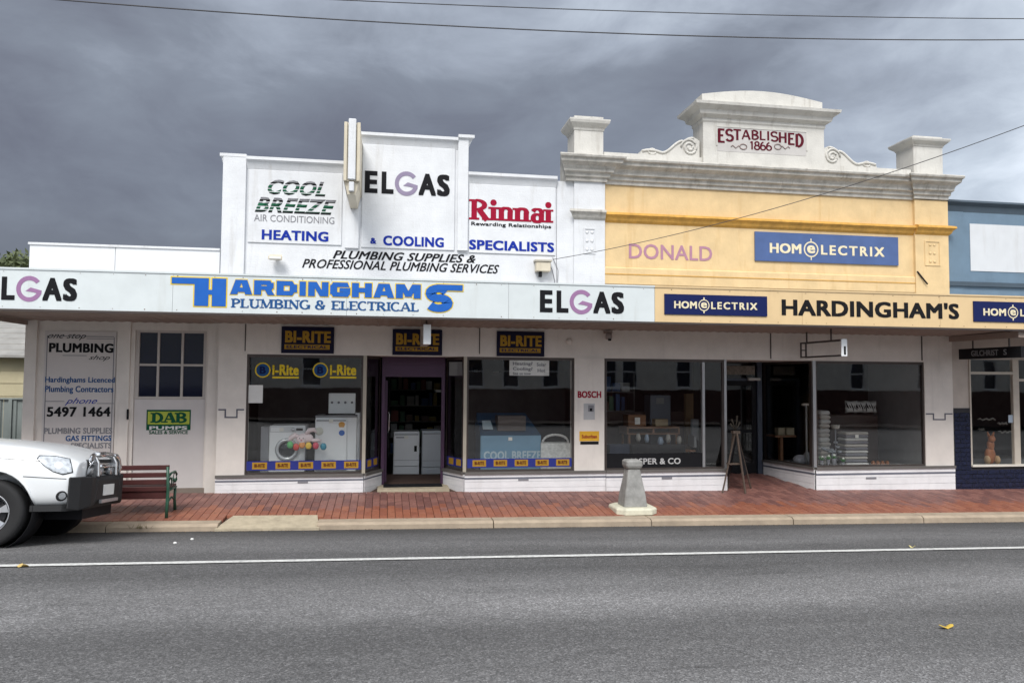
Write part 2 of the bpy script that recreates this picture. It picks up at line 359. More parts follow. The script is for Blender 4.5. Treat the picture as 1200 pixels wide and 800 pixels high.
def striped_text(s, box, Y, parent, bold, shear, bands):
    me = glyph_mesh(s, bold, shear, 1.05); bm0 = bmesh.new(); bm0.from_mesh(me); bpy.data.meshes.remove(me)
    ys = [q.co.y for q in bm0.verts]; xs = [q.co.x for q in bm0.verts]; lo, hi = min(ys), max(ys); xl, xh = min(xs), max(xs)
    for a, b_, m in bands:
        bm = bm0.copy(); za, zb = lo+(hi-lo)*a, lo+(hi-lo)*b_
        for co, no in ((za, (0, -1, 0)), (zb, (0, 1, 0))):
            bmesh.ops.bisect_plane(bm, geom=bm.verts[:]+bm.edges[:]+bm.faces[:], plane_co=(0, co, 0), plane_no=no, clear_outer=True)
        if not bm.faces: bm.free(); continue
        x0, z0, x1, z1 = box; v = [q.co.x for q in bm.verts]
        bb = (x0+(min(v)-xl)/(xh-xl)*(x1-x0), z0+a*(z1-z0), x0+(max(v)-xl)/(xh-xl)*(x1-x0), z0+b_*(z1-z0))
        place(bm, bb, Y, m, parent, 'lettering', .004)
    bm0.free()
def elgas(box, Y, parent, gm, boldness=.045):
    x0, z0, x1, z1 = box; w_ = x1-x0; h = z1-z0
    for ch, a, b in (('E', 0, .148), ('L', .195, .335), ('A', .630, .835), ('S', .848, 1)):
        text(ch, (x0+a*w_, z0, x0+b*w_, z1), Y, ink, parent, bold=boldness)
    cx, cz = x0+.487*w_, (z0+z1)/2; ro = .138*w_; rz_ = h*.56; b = MB(); n = 26
    for i in range(n):
        a0, a1 = [math.radians(38+(322-38+20)*k/n) for k in (i, i+1)]
        q = lambda a, f: (cx+ro*f*math.cos(a), cz+rz_*f*math.sin(a))
        b.prism([q(a0, 1), q(a1, 1), q(a1, .66), q(a0, .66)], Y, Y-.004)
    b.prism([(cx-ro*.28, cz-h*.10), (cx+ro*.1, cz+h*.06), (cx+ro*.95, cz-h*.06), (cx+ro*.93, cz-h*.24), (cx+ro*.3, cz-h*.14)], Y, Y-.0046)
    b.build('letter_mark', gm, parent)
def homelectrix(box, Y, parent, m, scale=1.0):
    x0, z0, x1, z1 = box; w_ = x1-x0; h = z1-z0
    text('HOM', (x0, z0, x0+.27*w_, z1), Y, m, parent, bold=.035)
    text('LECTRIX', (x0+.44*w_, z0, x1, z1), Y, m, parent, bold=.03, space=1.25)
    cx, cz = x0+.355*w_, (z0+z1)/2; r = h*.80; b = MB()
    for i in range(24):
        a0, a1 = [2*PI*k/24 for k in (i, i+1)]; q = lambda a, f: (cx+r*f*math.cos(a), cz+r*f*math.sin(a))
        b.prism([q(a0, 1), q(a1, 1), q(a1, .84), q(a0, .84)], Y, Y-.004)
    b.box(cx-.01, cx+.01, Y-.004, Y, cz+r, cz+r*1.35).box(cx-.01, cx+.01, Y-.004, Y, cz-r*1.35, cz-r)
    b.build('emblem', m, parent)
    text('e', (cx-r*.55, cz-r*.5, cx+r*.55, cz+r*.5), Y, m, parent, bold=.03)
# ================================================================ GROUND
def sheet(name, xs, ys, zf, m, kind='structure'):
    b = MB(); vs = [(x, y, zf(x, y)) for y in ys for x in xs]; n = len(xs)
    b.add(vs, [(j*n+i, j*n+i+1, (j+1)*n+i+1, (j+1)*n+i) for j in range(len(ys)-1) for i in range(n-1)])
    o = b.build(name, m); o['kind'] = kind; return o
earth = mat('dry_grassy_earth', (.10, .09, .05), .95, var=.3, scale=.5)
sheet('ground', [-900, -60, -20, 20, 60, 900], [-900, -60, -20, 12, 30, 60, 900], lambda x, y: -GR*max(-40, min(40, x))-.12, earth)
asph = bpy.data.materials.new('chip_seal_asphalt'); asph.use_nodes = True
def make_asph():
    n = asph.node_tree.nodes; l = asph.node_tree.links; b = n['Principled BSDF']; geo = n.new('ShaderNodeNewGeometry'); P_ = geo.outputs['Position']
    def no(s, d, sc3=(1, 1, 1), r=.6, t='ShaderNodeTexNoise'):
        mp = n.new('ShaderNodeMapping'); mp.inputs['Scale'].default_value = sc3; l.new(P_, mp.inputs[0]); q = n.new(t)
        q.inputs['Scale'].default_value = s; l.new(mp.outputs[0], q.inputs['Vector'])
        if t == 'ShaderNodeTexNoise': q.inputs['Detail'].default_value = d; q.inputs['Roughness'].default_value = r
        return q
    def m(op, a, c=None, clamp=False):
        q = n.new('ShaderNodeMath'); q.operation = op; q.use_clamp = clamp
        for i, z in enumerate((a, c)):
            if z is None: continue
            if isinstance(z, (int, float)): q.inputs[i].default_value = z
            else: l.new(z, q.inputs[i])
        return q.outputs[0]
    def rmp(v, pts):
        q = n.new('ShaderNodeValToRGB'); l.new(v, q.inputs[0]); e = q.color_ramp.elements
        while len(e) < len(pts): e.new(.5)
        for i, (p, c) in enumerate(pts): e[i].position = p; e[i].color = (c, c, c, 1)
        return q.outputs[0]
    vo = no(70, 0, t='ShaderNodeTexVoronoi'); vo2 = no(150, 0, t='ShaderNodeTexVoronoi')
    chip = n.new('ShaderNodeSeparateColor'); l.new(vo.outputs['Color'], chip.inputs[0])
    chip2 = n.new('ShaderNodeSeparateColor'); l.new(vo2.outputs['Color'], chip2.inputs[0])
    stone = rmp(chip.outputs[0], [(0, .05), (.45, .10), (.8, .16), (1, .30)])
    stone2 = rmp(chip2.outputs[0], [(0, .05), (.6, .11), (1, .24)])
    sx = n.new('ShaderNodeSeparateXYZ'); l.new(P_, sx.inputs[0])
    yy = m('ADD', sx.outputs[1], m('MULTIPLY', m('SUBTRACT', no(.35, 3).outputs[0], .5), .7))
    yn = m('DIVIDE', yy, 11.2, True)
    band = rmp(yn, [(0, .9), (.25, 1.0), (.40, 1.15), (.46, .80), (.52, .84), (.575, 1.38), (.63, 1.25), (.69, .70), (.78, .70), (.82, 1.05), (.88, .90), (.94, .55), (1, .42)])
    patch = rmp(no(.8, 6, (.35, 1.6, 1), .7).outputs[0], [(.3, .82), (.7, 1.18)])
    mx1 = n.new('ShaderNodeMix'); mx1.data_type = 'RGBA'; mx1.inputs[0].default_value = .5; l.new(stone, mx1.inputs[6]); l.new(stone2, mx1.inputs[7])
    def mul(a, c):
        q = n.new('ShaderNodeMix'); q.data_type = 'RGBA'; q.blend_type = 'MULTIPLY'; q.inputs[0].default_value = 1
        l.new(a, q.inputs[6])
        if isinstance(c, tuple): q.inputs[7].default_value = c
        else: l.new(c, q.inputs[7])
        return q.outputs[2]
    dirt = rmp(no(1.3, 8, (.5, 1.5, 1), .75).outputs[0], [(.40, 1.0), (.56, 1.0), (.64, .80), (.75, .66)])
    fine = rmp(no(.25, 5, (.25, 3.0, 1), .6).outputs[0], [(.35, .88), (.65, 1.12)])
    crk = no(.9, 0, (.6, 1, 1), t='ShaderNodeTexVoronoi'); crk.feature = 'DISTANCE_TO_EDGE'
    wob = no(3.0, 6, (1, 1, 1), .7); wv = n.new('ShaderNodeMix'); wv.data_type = 'VECTOR'; wv.inputs[0].default_value = .12; l.new(P_, wv.inputs[4]); l.new(wob.outputs['Color'], wv.inputs[5]); l.new(wv.outputs[1], crk.inputs['Vector'])
    hair = rmp(crk.outputs['Distance'], [(0, .72), (.006, .88), (.012, 1.0)])
    gate = rmp(no(.22, 3, (1, 1, 1), .5).outputs[0], [(.50, 0), (.60, 1)])
    hm = n.new('ShaderNodeMix'); hm.data_type = 'RGBA'; l.new(gate, hm.inputs[0]); hm.inputs[6].default_value = (1, 1, 1, 1); l.new(hair, hm.inputs[7])
    c = mul(mul(mul(mul(mul(mul(mx1.outputs[2], band), patch), dirt), fine), hm.outputs[2]), (1.0, .985, .99, 1)); l.new(c, b.inputs['Base Color'])
    b.inputs['Roughness'].default_value = .78
    bp = n.new('ShaderNodeBump'); bp.inputs['Strength'].default_value = .75; bp.inputs['Distance'].default_value = .008
    l.new(vo.outputs['Distance'], bp.inputs['Height']); l.new(bp.outputs[0], b.inputs['Normal'])
make_asph()
xs = [-80, -50, -30]+[-20+i for i in range(0, 46)]+[40, 60, 90]
ys = [-9, -6, -4, -3, -2, -1, 0, 1, 2, 3, 4, 5, 6, 7, 8, 8.6, 9.2, 9.6, 10, 10.4, 10.8, YK+.02]
sheet('road', xs, ys, zr, asph)
line_m = mat('worn_white_line_paint', (.60, .60, .58), .7, var=.3, scale=26, streak=.75, scol=(.16, .16, .16))
yl = 9.07
yl = P(600, 652, 1)[0] and yl
def gnd(u, v, zf, y0=2., y1=16.):
    for _ in range(50):
        ym = (y0+y1)/2; x, z = P(u, v, ym)
        if z > zf(x, ym): y0 = ym
        else: y1 = ym
    return x, ym
LY = sum(gnd(u, v, zr)[1] for u, v in ((10, 664), (600, 652), (1190, 641)))/3
b = MB(); q = [i*.5 for i in range(-80, 120)]
def linew(x): return .055+.007*noise.noise(Vector((x*1.7, 3, 0)))
vs = []
for x in q: vs += [(x, LY-linew(x), zr(x, LY-.045)+.006), (x, LY+linew(x+50), zr(x, LY+.045)+.006)]
b.add(vs, [(2*i, 2*i+2, 2*i+3, 2*i+1) for i in range(len(q)-1)]); o = b.build('road_marking', line_m); struct(o)
# kerb: separate cast stones with open joints, broken by the pale driveway crossing
kerb = bpy.data.objects.new('kerb', None); C.objects.link(kerb); kerb['kind'] = 'structure'
jx = [gnd(u, 616, lambda x, y: zr(x, y))[0] for u in (150, 268, 375, 575, 763, 940, 1110)]
js = [jx[0]-2.4*k for k in range(5, 0, -1)]+jx+[jx[-1]+2.4*k for k in range(1, 6)]
for i in range(len(js)-1):
    a, c = js[i]+.008, js[i+1]-.008
    if abs(js[i]-jx[1]) < 1e-6: continue
    n_ = 4; pr = []
    for k in range(n_+1):
        x = a+(c-a)*k/n_; t = zp(x, YK+.25)+.002
        pr.append([(x, YK, zr(x, YK)-.15), (x, YK+.012, t-.035), (x, YK+.06, t-.004), (x, YK+.30, t), (x, YK+.30, t-.3)])
    MB().loft(pr, True, False).build('kerb_stone', kerb_m, kerb)
cx0, cx1 = jx[1]+.012, jx[2]-.012
b = MB(); b.add([(cx0-.05, YK-.02, zr(cx0, YK)+.035), (cx1+.05, YK-.02, zr(cx1, YK)+.035), (cx1-.02, YK+.50, zp(cx1, YK+.5)+.006), (cx0+.10, YK+.50, zp(cx0, YK+.5)+.006),
      (cx0-.05, YK-.02, zr(cx0, YK)-.1), (cx1+.05, YK-.02, zr(cx1, YK)-.1), (cx1-.02, YK+.50, zr(cx1, YK)-.1), (cx0+.10, YK+.50, zr(cx0, YK)-.1)],
      [(0, 1, 2, 3), (0, 4, 5, 1), (1, 5, 6, 2), (2, 6, 7, 3), (3, 7, 4, 0)])
o = b.build('driveway_crossing', conc); struct(o)
# footpath: sand bed, herringbone pavers on it
fp = sheet('footpath', [-30, -14, -7, 0, 7, 14, 30], [YK+.30, 12, W+1.6], lambda x, y: zp(x, y)-.045, mat('joint_sand', (.085, .05, .038), .95))
sheet('far_footpath', [-30, 30], [-12.5, -9], lambda x, y: zr(x, -9)+.12, mat('grey_far_paving', (.25, .2, .17), .9))
pm = []
for i, c in enumerate([(.30, .096, .062), (.265, .083, .055), (.315, .106, .069), (.26, .082, .056), (.29, .098, .068)]):
    pm.append(mat('terracotta_paver_%s' % 'abcde'[i], (c[0]*.93, c[1]*1.06, c[2]*.95), .5, var=.12, scale=15, bump=.3, bscale=90))
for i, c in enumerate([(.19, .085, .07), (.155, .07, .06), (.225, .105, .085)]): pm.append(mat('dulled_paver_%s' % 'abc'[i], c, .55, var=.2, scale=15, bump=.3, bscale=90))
PL, PW = .23, .115
def clip(poly, ax, val, keep_gt):
    out = []
    for i in range(len(poly)):
        a, c = poly[i], poly[(i+1) % len(poly)]; ia = (a[ax] > val) == keep_gt; ic = (c[ax] > val) == keep_gt
        if ia: out.append(a)
        if ia != ic: t = (val-a[ax])/(c[ax]-a[ax]); out.append((a[0]+(c[0]-a[0])*t, a[1]+(c[1]-a[1])*t))
    return out
def in_slab(x, y): return cx0-.02 < x < cx1+.02 and y < YK+.51
pav = []
def recess(x, y):         # footpath outline at the shopfront line
    if y < W+.02: return True
    return X2L+.05 < x < X2R-.03-(X2R-X2D)*(y-W)/1.4 and y < W+1.4
X2L, X2D, X2R = X(852, 500, W), X(895, 500, W+1.4), X(955, 500, W)
# running bond, long sides square to the kerb
g = .003; ncol = int(22.8/PW)
for i in range(ncol):
    xa_ = -8.2+i*PW
    y = YK+.32-(PL/2 if i % 2 else 0)
    while y < W+1.45:
        pts = [(xa_+g, y+g), (xa_+PW-g, y+g), (xa_+PW-g, y+PL-g), (xa_+g, y+PL-g)]; mx_, my_ = xa_+PW/2, y+PL/2; y += PL
        cl = clip(pts, 1, YK+.315, True)
        if my_ < W+.12 and not (X2L < mx_ < X2R): cl = clip(cl, 1, W-.004, False) if cl else cl
        elif not recess(mx_, my_): continue
        if len(cl) < 3 or in_slab(mx_, my_) or max(p[1] for p in cl)-min(p[1] for p in cl) < .02: continue
        pav.append((mx_, my_, cl, i % 2, len(cl) == 4 and abs(cl[0][1]-pts[0][1]) < 1e-9 and abs(cl[2][1]-pts[2][1]) < 1e-9))
def paver_mesh(b, cl, zf):
    n = len(cl); mx_, my_ = sum(p[0] for p in cl)/n, sum(p[1] for p in cl)/n
    def ins(p, d): l_ = math.hypot(p[0]-mx_, p[1]-my_) or 1; return (p[0]-(p[0]-mx_)/l_*d, p[1]-(p[1]-my_)/l_*d)
    top = [ins(p, .005) for p in cl]
    vs = [(p[0], p[1], zf(*p)) for p in top]+[(p[0], p[1], zf(*p)-.003) for p in cl]+[(p[0], p[1], zf(*p)-.05) for p in cl]
    fs = [tuple(range(n))]+[(k*n+i, k*n+(i+1) % n, (k+1)*n+(i+1) % n, (k+1)*n+i) for k in (0, 1) for i in range(n)]
    b.add(vs, fs)
vis = [p for p in pav if -4.6 < p[0] < 12.0]
vis.sort(key=lambda p: p[1]*.986+p[0]*.166)
near = set(id(p) for p in vis[:300]); rest = {}
shared = {}
for p in pav:
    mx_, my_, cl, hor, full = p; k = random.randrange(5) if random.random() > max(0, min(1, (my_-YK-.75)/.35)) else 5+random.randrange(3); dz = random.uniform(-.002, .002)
    if id(p) in near:
        if full:
            if (hor, k) not in shared:
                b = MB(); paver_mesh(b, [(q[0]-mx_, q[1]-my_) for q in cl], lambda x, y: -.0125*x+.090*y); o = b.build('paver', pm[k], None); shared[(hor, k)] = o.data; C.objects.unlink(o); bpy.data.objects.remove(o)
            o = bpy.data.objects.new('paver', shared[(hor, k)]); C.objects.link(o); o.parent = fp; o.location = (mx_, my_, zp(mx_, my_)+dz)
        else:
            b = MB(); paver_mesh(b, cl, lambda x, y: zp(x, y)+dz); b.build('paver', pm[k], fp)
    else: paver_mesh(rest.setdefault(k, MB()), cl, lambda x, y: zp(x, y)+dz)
bm_all = MB(); idx = []
for k, b in rest.items(): idx += [k]*len(b.f); bm_all.add(b.v, b.f)
me = bpy.data.meshes.new('pavers'); me.from_pydata(bm_all.v, [], bm_all.f)
for m in pm: me.materials.append(m)
me.polygons.foreach_set('material_index', idx); me.update()
o = bpy.data.objects.new('pavers', me); C.objects.link(o); o.parent = fp; o['kind'] = 'stuff'

# ================================================================ WHITE SHOP
def zt(u, v, Y=W): return Z(u, v, Y)
ws = thing('white_shop', 'white parapet shop with stepped top, appliances in its windows and gas and heater lettering above', 'shop', (X(460), W, 0))
HZ = Z(480, 417, W)                       # underside of the head
SZ = Z(600, 385, W)                       # soffit at the wall
ZF1, ZF0 = Z(600, 332, FA), Z(600, 373.6, FA)
RZ = Z(640, 551.5, W)                     # top of the stall riser
x0, xa, xb, xc, xd, x1 = X(261, 240), X(288, 240), X(421, 240), X(536, 240), X(548, 240), X(652, 260)
T1, T2, T3 = Z(345, 188), Z(478, 160), Z(600, 206)
UB = ZF1-.55
b = MB(); b.box(x0, xb, W, W+.3, UB, T1).box(xb, xd, W+.001, W+.3, UB, T2).box(xd, x1, W, W+.3, UB, T3)
b.build('wall', white_wall, ws)
bx('pilaster', white_wall, ws, x0, xa, W-.05, W, UB, Z(275, 182)); bx('pilaster', white_wall, ws, xc, xd, W-.06, W, Z(542, 294), Z(544, 161)); bx('pilaster', white_wall, ws, X(405, 240), xb-.001, W-.04, W, Z(413, 291), T1)
def coping(a, c, z, out, m, par, hh=.19, yb=.31, name='coping', rl=0, rr=0, Yw=W):
    # (distance out of wall, drop) profile lofted with mitred returns at the ends
    pf = [(-yb, 0), (out, 0), (out, -.05), (out*.55, -.075), (out*.25, -hh*.75), (.004, -hh), (-yb, -hh)]
    r1 = [(a-(max(p[0], 0) if rl else 0), Yw-p[0], z+p[1]) for p in pf]; r2 = [(c+(max(p[0], 0) if rr else 0), Yw-p[0], z+p[1]) for p in pf]
    return MB().loft([r1, r2], True, False).build(name, m, par)
coping(x0, xa, Z(275, 181), .055, white_wall, ws, rl=1)
coping(xa+.002, X(404, 200), T1+.01, .09, white_wall, ws)
coping(xb, xc-.002, T2+.01, .09, white_wall, ws)
coping(xc, xd, Z(544, 160.5)+.01, .10, white_wall, ws, rr=1)
coping(xd+.002, x1, T3+.01, .09, white_wall, ws)
for r in ((291, 201, 401, 286), (424, 172, 533, 292), (549.5, 218, 650.5, 298)):
    a, c, d, e_ = rect(*r, W); bx('panel', white_wall, ws, a, d, W-.022, W-.001 if r[0] != 424 else W, c, e_, ch=.008)
L_ = .0225
strip_bands = [(0, .10, ink), (.10, .15, dgreen), (.22, .36, dgreen), (.42, .60, dgreen), (.60, .66, midgrey), (.72, .86, ink), (.90, 1, midgrey)]
striped_text('COOL', rect(314, 212, 382, 229.5, W), W-L_, ws, .035, .35, strip_bands)
striped_text('BREEZE', rect(299, 233, 394, 250.5, W), W-L_, ws, .03, .35, strip_bands)
ptext('AIR CONDITIONING', 298, 253.2, 392, 261.2, W, midgrey, ws, L_, bold=.0)
ptext('HEATING', 307, 270.6, 385, 282.3, W, blue_ink, ws, L_, bold=.035)
elgas(rect(427.5, 203, 527, 228.5, W), W-L_-.001, ws, greymauve)
ptext('&', 434, 279, 441, 286, W, blue_ink, ws, L_, bold=.03)
ptext('COOLING', 449, 277.5, 520, 289, W, blue_ink, ws, L_, bold=.035)
serif_text('Rinnai', rect(551, 236, 647, 259.5, W), W-L_, red_ink, ws, thick=.27, thin=.10)
ptext('Rewarding Relationships', 552, 262, 645.5, 267.5, W, ink, ws, L_, bold=.02)
ptext('SPECIALISTS', 549.5, 282.8, 649, 294.2, W, blue_ink, ws, L_, bold=.035)
ptext('PLUMBING SUPPLIES &', 390, 296, 557.5, 305.6, W, ink, ws, .0, bold=.02, shear=.35)
ptext('PROFESSIONAL PLUMBING SERVICES', 354, 306.8, 585, 317.2, W, ink, ws, .0, bold=.015, shear=.35)
# shopfront under the awning
xe = X(254, 500)                                   # left edge of the front
xw0, xw1 = X(288, 480), X(427, 480)
DD = .62                                            # depth of the door recess
xj0, xj1 = X(447, 490, W+DD), X(521, 490, W+DD)
xw2, xw3 = X(545, 480), X(673, 480)
xp = X(708, 480)
b = MB(); b.box(xe, xw0, W, W+.3, .1, UB-.003).box(xw0, xp, W+.002, W+.3, HZ, UB-.003)
b.build('front_wall', beige, ws)
bx('post', beige, ws, xw3, xp, W-.015, W+.3, RZ, HZ)
for u in (287.5, 562): bx('joint_strip', bronze, ws, X(u, 400)-.008, X(u, 400)+.008, W-.008, W+.002, HZ+.05, SZ)
gz = lambda x, y=W: zp(x, y)
def riser(par, p0, p1, m=riser_w, top=RZ, th=.12):
    # three courses with recessed joints and a grey band
    dx, dy = p1[0]-p0[0], p1[1]-p0[1]; l_ = math.hypot(dx, dy); nx, ny = -dy/l_*-1, dx/l_*-1
    nx, ny = (dy/l_, -dx/l_)                      # outward (towards the street)
    if ny > 0: nx, ny = -nx, -ny
    zb = min(gz(*p0), gz(*p1))-.12; H = top-zb
    def slab(b, z0, z1, o0, o1):
        b.prism([(p0[0]+nx*o1, p0[1]+ny*o1), (p1[0]+nx*o1, p1[1]+ny*o1), (p1[0]-nx*th, p1[1]-ny*th), (p0[0]-nx*th, p0[1]-ny*th)], z0, z1, 'z')
    b = MB(); slab(b, zb, zb+H*.42, 0, .020); slab(b, zb+H*.432, zb+H*.64, 0, .020); slab(b, zb+H*.652, zb+H*.74, 0, .020); slab(b, zb+H*.80, top-.045, 0, .024)
    slab(b, zb, top-.05, 0, .012); b.build('stall_riser', m, par)
    b = MB(); slab(b, zb+H*.745, zb+H*.795, 0, .027); b.build('band', mat('grey_band_paint', (.13, .14, .18), .6), par)
    b = MB(); slab(b, top-.043, top-.0, 0, .05); b.build('sill', mat('dull_sill_metal', (.16, .15, .14), .5, metal=.3), par)
riser(ws, (xe, W), (xw1, W)); riser(ws, (xw1+.002, W+.01), (xj0, W+DD)); riser(ws, (xj1, W+DD), (xw2-.002, W+.01)); riser(ws, (xw2, W), (X(709.5, 480), W))
def slabxy(p0, p1, th, z0, z1): return MB().prism([p0, p1, (p1[0], p1[1]+th), (p0[0], p0[1]+th)], z0, z1, 'z')
def pane(par, p0, p1, z0=None, z1=None, m=glass_m): slabxy(p0, p1, .008, RZ if z0 is None else z0, HZ if z1 is None else z1).build('pane', m, par)
def shop_window(par, p0, p1, fm=bronze, z0=None, z1=None, mull=(), post=None):
    z0 = RZ if z0 is None else z0; z1 = HZ if z1 is None else z1
    fr = MB(); dx, dy = p1[0]-p0[0], p1[1]-p0[1]
    def at(t): return (p0[0]+dx*t, p0[1]+dy*t)
    l_ = math.hypot(dx, dy); e_ = .03/l_
    fr.prism([at(0), at(1), (at(1)[0], at(1)[1]+.06), (at(0)[0], at(0)[1]+.06)], z0, z0+.03, 'z').prism([at(0), at(1), (at(1)[0], at(1)[1]+.06), (at(0)[0], at(0)[1]+.06)], z1-.05, z1, 'z')
    for t in (0, 1-e_): a, c = at(t), at(t+e_); fr.prism([a, c, (c[0], c[1]+.06), (a[0], a[1]+.06)], z0+.03, z1-.05, 'z')
    f = fr.build('window', fm, par)
    ts = [e_]+list(mull)+[1-e_]
    for t in mull: a, c = at(t-e_*.8), at(t+e_*.8); slabxy((a[0], a[1]-.01), (c[0], c[1]-.01), .07, z0+.03, z1-.05).build('mullion', grey_metal, f)
    for i in range(len(ts)-1): a, c = at(ts[i]), at(ts[i+1]); slabxy((a[0], a[1]+.025), (c[0], c[1]+.025), .006, z0+.03, z1-.05).build('pane', glass_m, f)
    return f
shop_window(ws, (xw0, W+.02), (xw1-.03, W+.02)); shop_window(ws, (xw1+.03, W+.05), (xj0-.03, W+DD))
shop_window(ws, (xj1+.03, W+DD), (xw2-.03, W+.05)); shop_window(ws, (xw2+.03, W+.02), (xw3, W+.02))
cream_post = mat('cream_corner_post', (.42, .38, .31), .5)
for x in (xw1, xw2): bx('corner_post', cream_post, ws, x-.028, x+.028, W+.0, W+.06, RZ, HZ)
# door, plum frame
DY = W+DD; dz0 = Z(484, 567, DY)
d = MB().box(xj0, xj0+.06, DY, DY+.08, dz0, HZ).box(xj1-.06, xj1, DY, DY+.08, dz0, HZ).box(xj0+.06, xj1-.06, DY+.001, DY+.08, Z(484, 427, DY), HZ).box(xj0+.06, xj1-.06, DY+.01, DY+.07, Z(484, 441.5, DY), Z(484, 427, DY)-.002).build('door_frame', purple_m, ws)
door = MB().box(xj0+.065, xj0+.10, DY+.09, DY+.92, dz0+.03, dz0+.12).box(xj0+.065, xj0+.10, DY+.09, DY+.92, HZ-.5, HZ-.42).box(xj0+.065, xj0+.10, DY+.84, DY+.92, dz0+.12, HZ-.5).box(xj0+.065, xj0+.10, DY+.09, DY+.15, dz0+.12, HZ-.5).build('door', purple_m, ws)
bx('pane', glass_m, door, xj0+.079, xj0+.085, DY+.15, DY+.84, dz0+.12, HZ-.5)
MB().tube([(xj0+.11, DY+.78, dz0+.85), (xj0+.14, DY+.78, dz0+.9), (xj0+.14, DY+.78, dz0+1.2), (xj0+.11, DY+.78, dz0+1.25)], .012).build('handle', chrome, door)
bx('threshold', conc, ws, xj0-.05, xj1+.05, W+.04, DY+.1, gz(xj0)-.15, dz0-.004)
bx('mat', black_m, ws, xj0+.05, xj1-.05, DY-.34, DY-.02, dz0-.003, dz0+.012)
bx('lintel', beige, ws, xw1, xw2, W+.301, W+DD+.3, HZ+.002, HZ+.15)
# interior shell
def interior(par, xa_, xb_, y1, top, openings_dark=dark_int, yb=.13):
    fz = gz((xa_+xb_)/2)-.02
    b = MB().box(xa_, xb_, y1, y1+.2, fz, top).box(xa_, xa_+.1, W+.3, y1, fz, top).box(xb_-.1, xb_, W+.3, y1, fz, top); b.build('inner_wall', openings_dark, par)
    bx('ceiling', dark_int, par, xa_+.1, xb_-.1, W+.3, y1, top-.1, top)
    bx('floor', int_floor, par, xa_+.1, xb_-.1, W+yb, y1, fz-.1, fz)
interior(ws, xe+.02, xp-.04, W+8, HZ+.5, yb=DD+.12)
bx('roof', mat('galvanised_roof', (.35, .36, .37), .5, metal=.4), ws, xe+.02, xp-.04, W+.3, W+8.2, HZ+1.2, HZ+1.3)
def platform(par, poly, z=None): MB().prism(poly, gz(0)-.1, (z or RZ)-.035, 'z').build('display_floor', mid_int, par)
platform(ws, [(xw0-.1, W+.125), (xw1-.06, W+.125), (xj0-.16, W+DD), (xj0-.16, W+1.9), (xw0-.1, W+1.9)])
platform(ws, [(xw2+.06, W+.125), (xw3+.1, W+.125), (xw3+.1, W+1.9), (xj1+.16, W+1.9), (xj1+.16, W+DD)])
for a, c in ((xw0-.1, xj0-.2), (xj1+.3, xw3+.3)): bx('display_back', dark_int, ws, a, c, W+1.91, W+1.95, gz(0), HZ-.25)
key_m = mat('grey_key_line', (.10, .10, .13), .6)
def keyline(par, ua, ub, va, vb, Y=W):
    w3 = (ub-ua); b = MB(); xs_ = [X(ua+w3*t, va) for t in (0, .30, .70, 1)]; zt_, zb_ = Z((ua+ub)/2, va), Z((ua+ub)/2, vb); t = .022
    b.box(xs_[0], xs_[1], Y-.008, Y, zt_-t, zt_).box(xs_[1]-t, xs_[1], Y-.0085, Y, zb_, zt_-t).box(xs_[1], xs_[2], Y-.008, Y, zb_, zb_+t).box(xs_[2], xs_[2]+t, Y-.0085, Y, zb_, zt_-t).box(xs_[2], xs_[3], Y-.008, Y, zt_-t, zt_)
    b.build('key_line', key_m, par)
keyline(ws, 256, 286, 479, 489.5)
for u in (355, 613):
    a, c, d_, e_ = rect(u-6, 563.2, u+6, 565.5, W) if u < 500 else rect(u-6, 560.2, u+6, 562.5, W); bx('vent', midgrey, ws, a, d_, W-.028, W-.0201, c, e_)
# decals on the glass
def bi_rite_round(u, v, par):
    Y = W+.02; cx, cz = P(u, v, Y); b = MB(); r = .125
    for i in range(20):
        a0, a1 = [2*PI*k/20 for k in (i, i+1)]; q = lambda a, f: (cx+r*f*math.cos(a), cz+r*f*math.sin(a)); b.prism([q(a0, 1), q(a1, 1), q(a1, .84), q(a0, .84)], Y, Y-.003)
    b.build('ring', bright_gold, par); MB().prism([(cx+r*.82*math.cos(a*PI/10), cz+r*.82*math.sin(a*PI/10)) for a in range(20)], Y, Y-.002).build('disc', teal_ink, par)
    text('B', (cx-.05, cz-.06, cx+.05, cz+.06), Y-.003, navy, par, bold=.04)
for i, u in enumerate((308, 375.5)):
    t = thing('window_decal', ('yellow round shop badge and name on the left window, nearer the pilaster', 'yellow round shop badge and name on the left window, nearer the door')[i], 'decal', (X(u, 433), W+.02, Z(u, 433)), group='round shop badges on the window')
    bi_rite_round(u, 433.5, t); a, c, d_, e_ = rect(u+11, 427, u+42, 439.5, W); text('i-Rite', (a, c, d_, e_), W+.02, bright_gold, t, bold=.04)
    a, c, d_, e_ = rect(u+11, 441, u+42, 443.3, W); bx('underline', bright_gold, t, a, d_, W+.016, W+.02, c, e_)
def blue_strip(pa, pb, n, zc, h, lab, par=None):
    t = thing('window_strip', lab, 'decal', (pa[0], pa[1], zc)); dx, dy = pb[0]-pa[0], pb[1]-pa[1]
    def q(t0, t1, z0, z1, o, m, nm): MB().prism([(pa[0]+dx*t0, pa[1]+dy*t0-o), (pa[0]+dx*t1, pa[1]+dy*t1-o), (pa[0]+dx*t1, pa[1]+dy*t1), (pa[0]+dx*t0, pa[1]+dy*t0)], z0, z1, 'z').build(nm, m, t)
    q(0, 1, zc-h/2, zc+h/2, .003, mat('royal_blue_strip', (.02, .03, .22), .4), 'band')
    for i in range(n):
        a = (i+.24)/n; c = (i+.88)/n; q(a, c, zc-h*.36, zc+h*.36, .005, gold, 'yellow_block')
        if abs(dy) < .05: text('BI-RITE', (pa[0]+dx*(a+.02), zc-h*.16, pa[0]+dx*(c-.02), zc+h*.2), pa[1]-.005, dark_red, t, bold=.02)
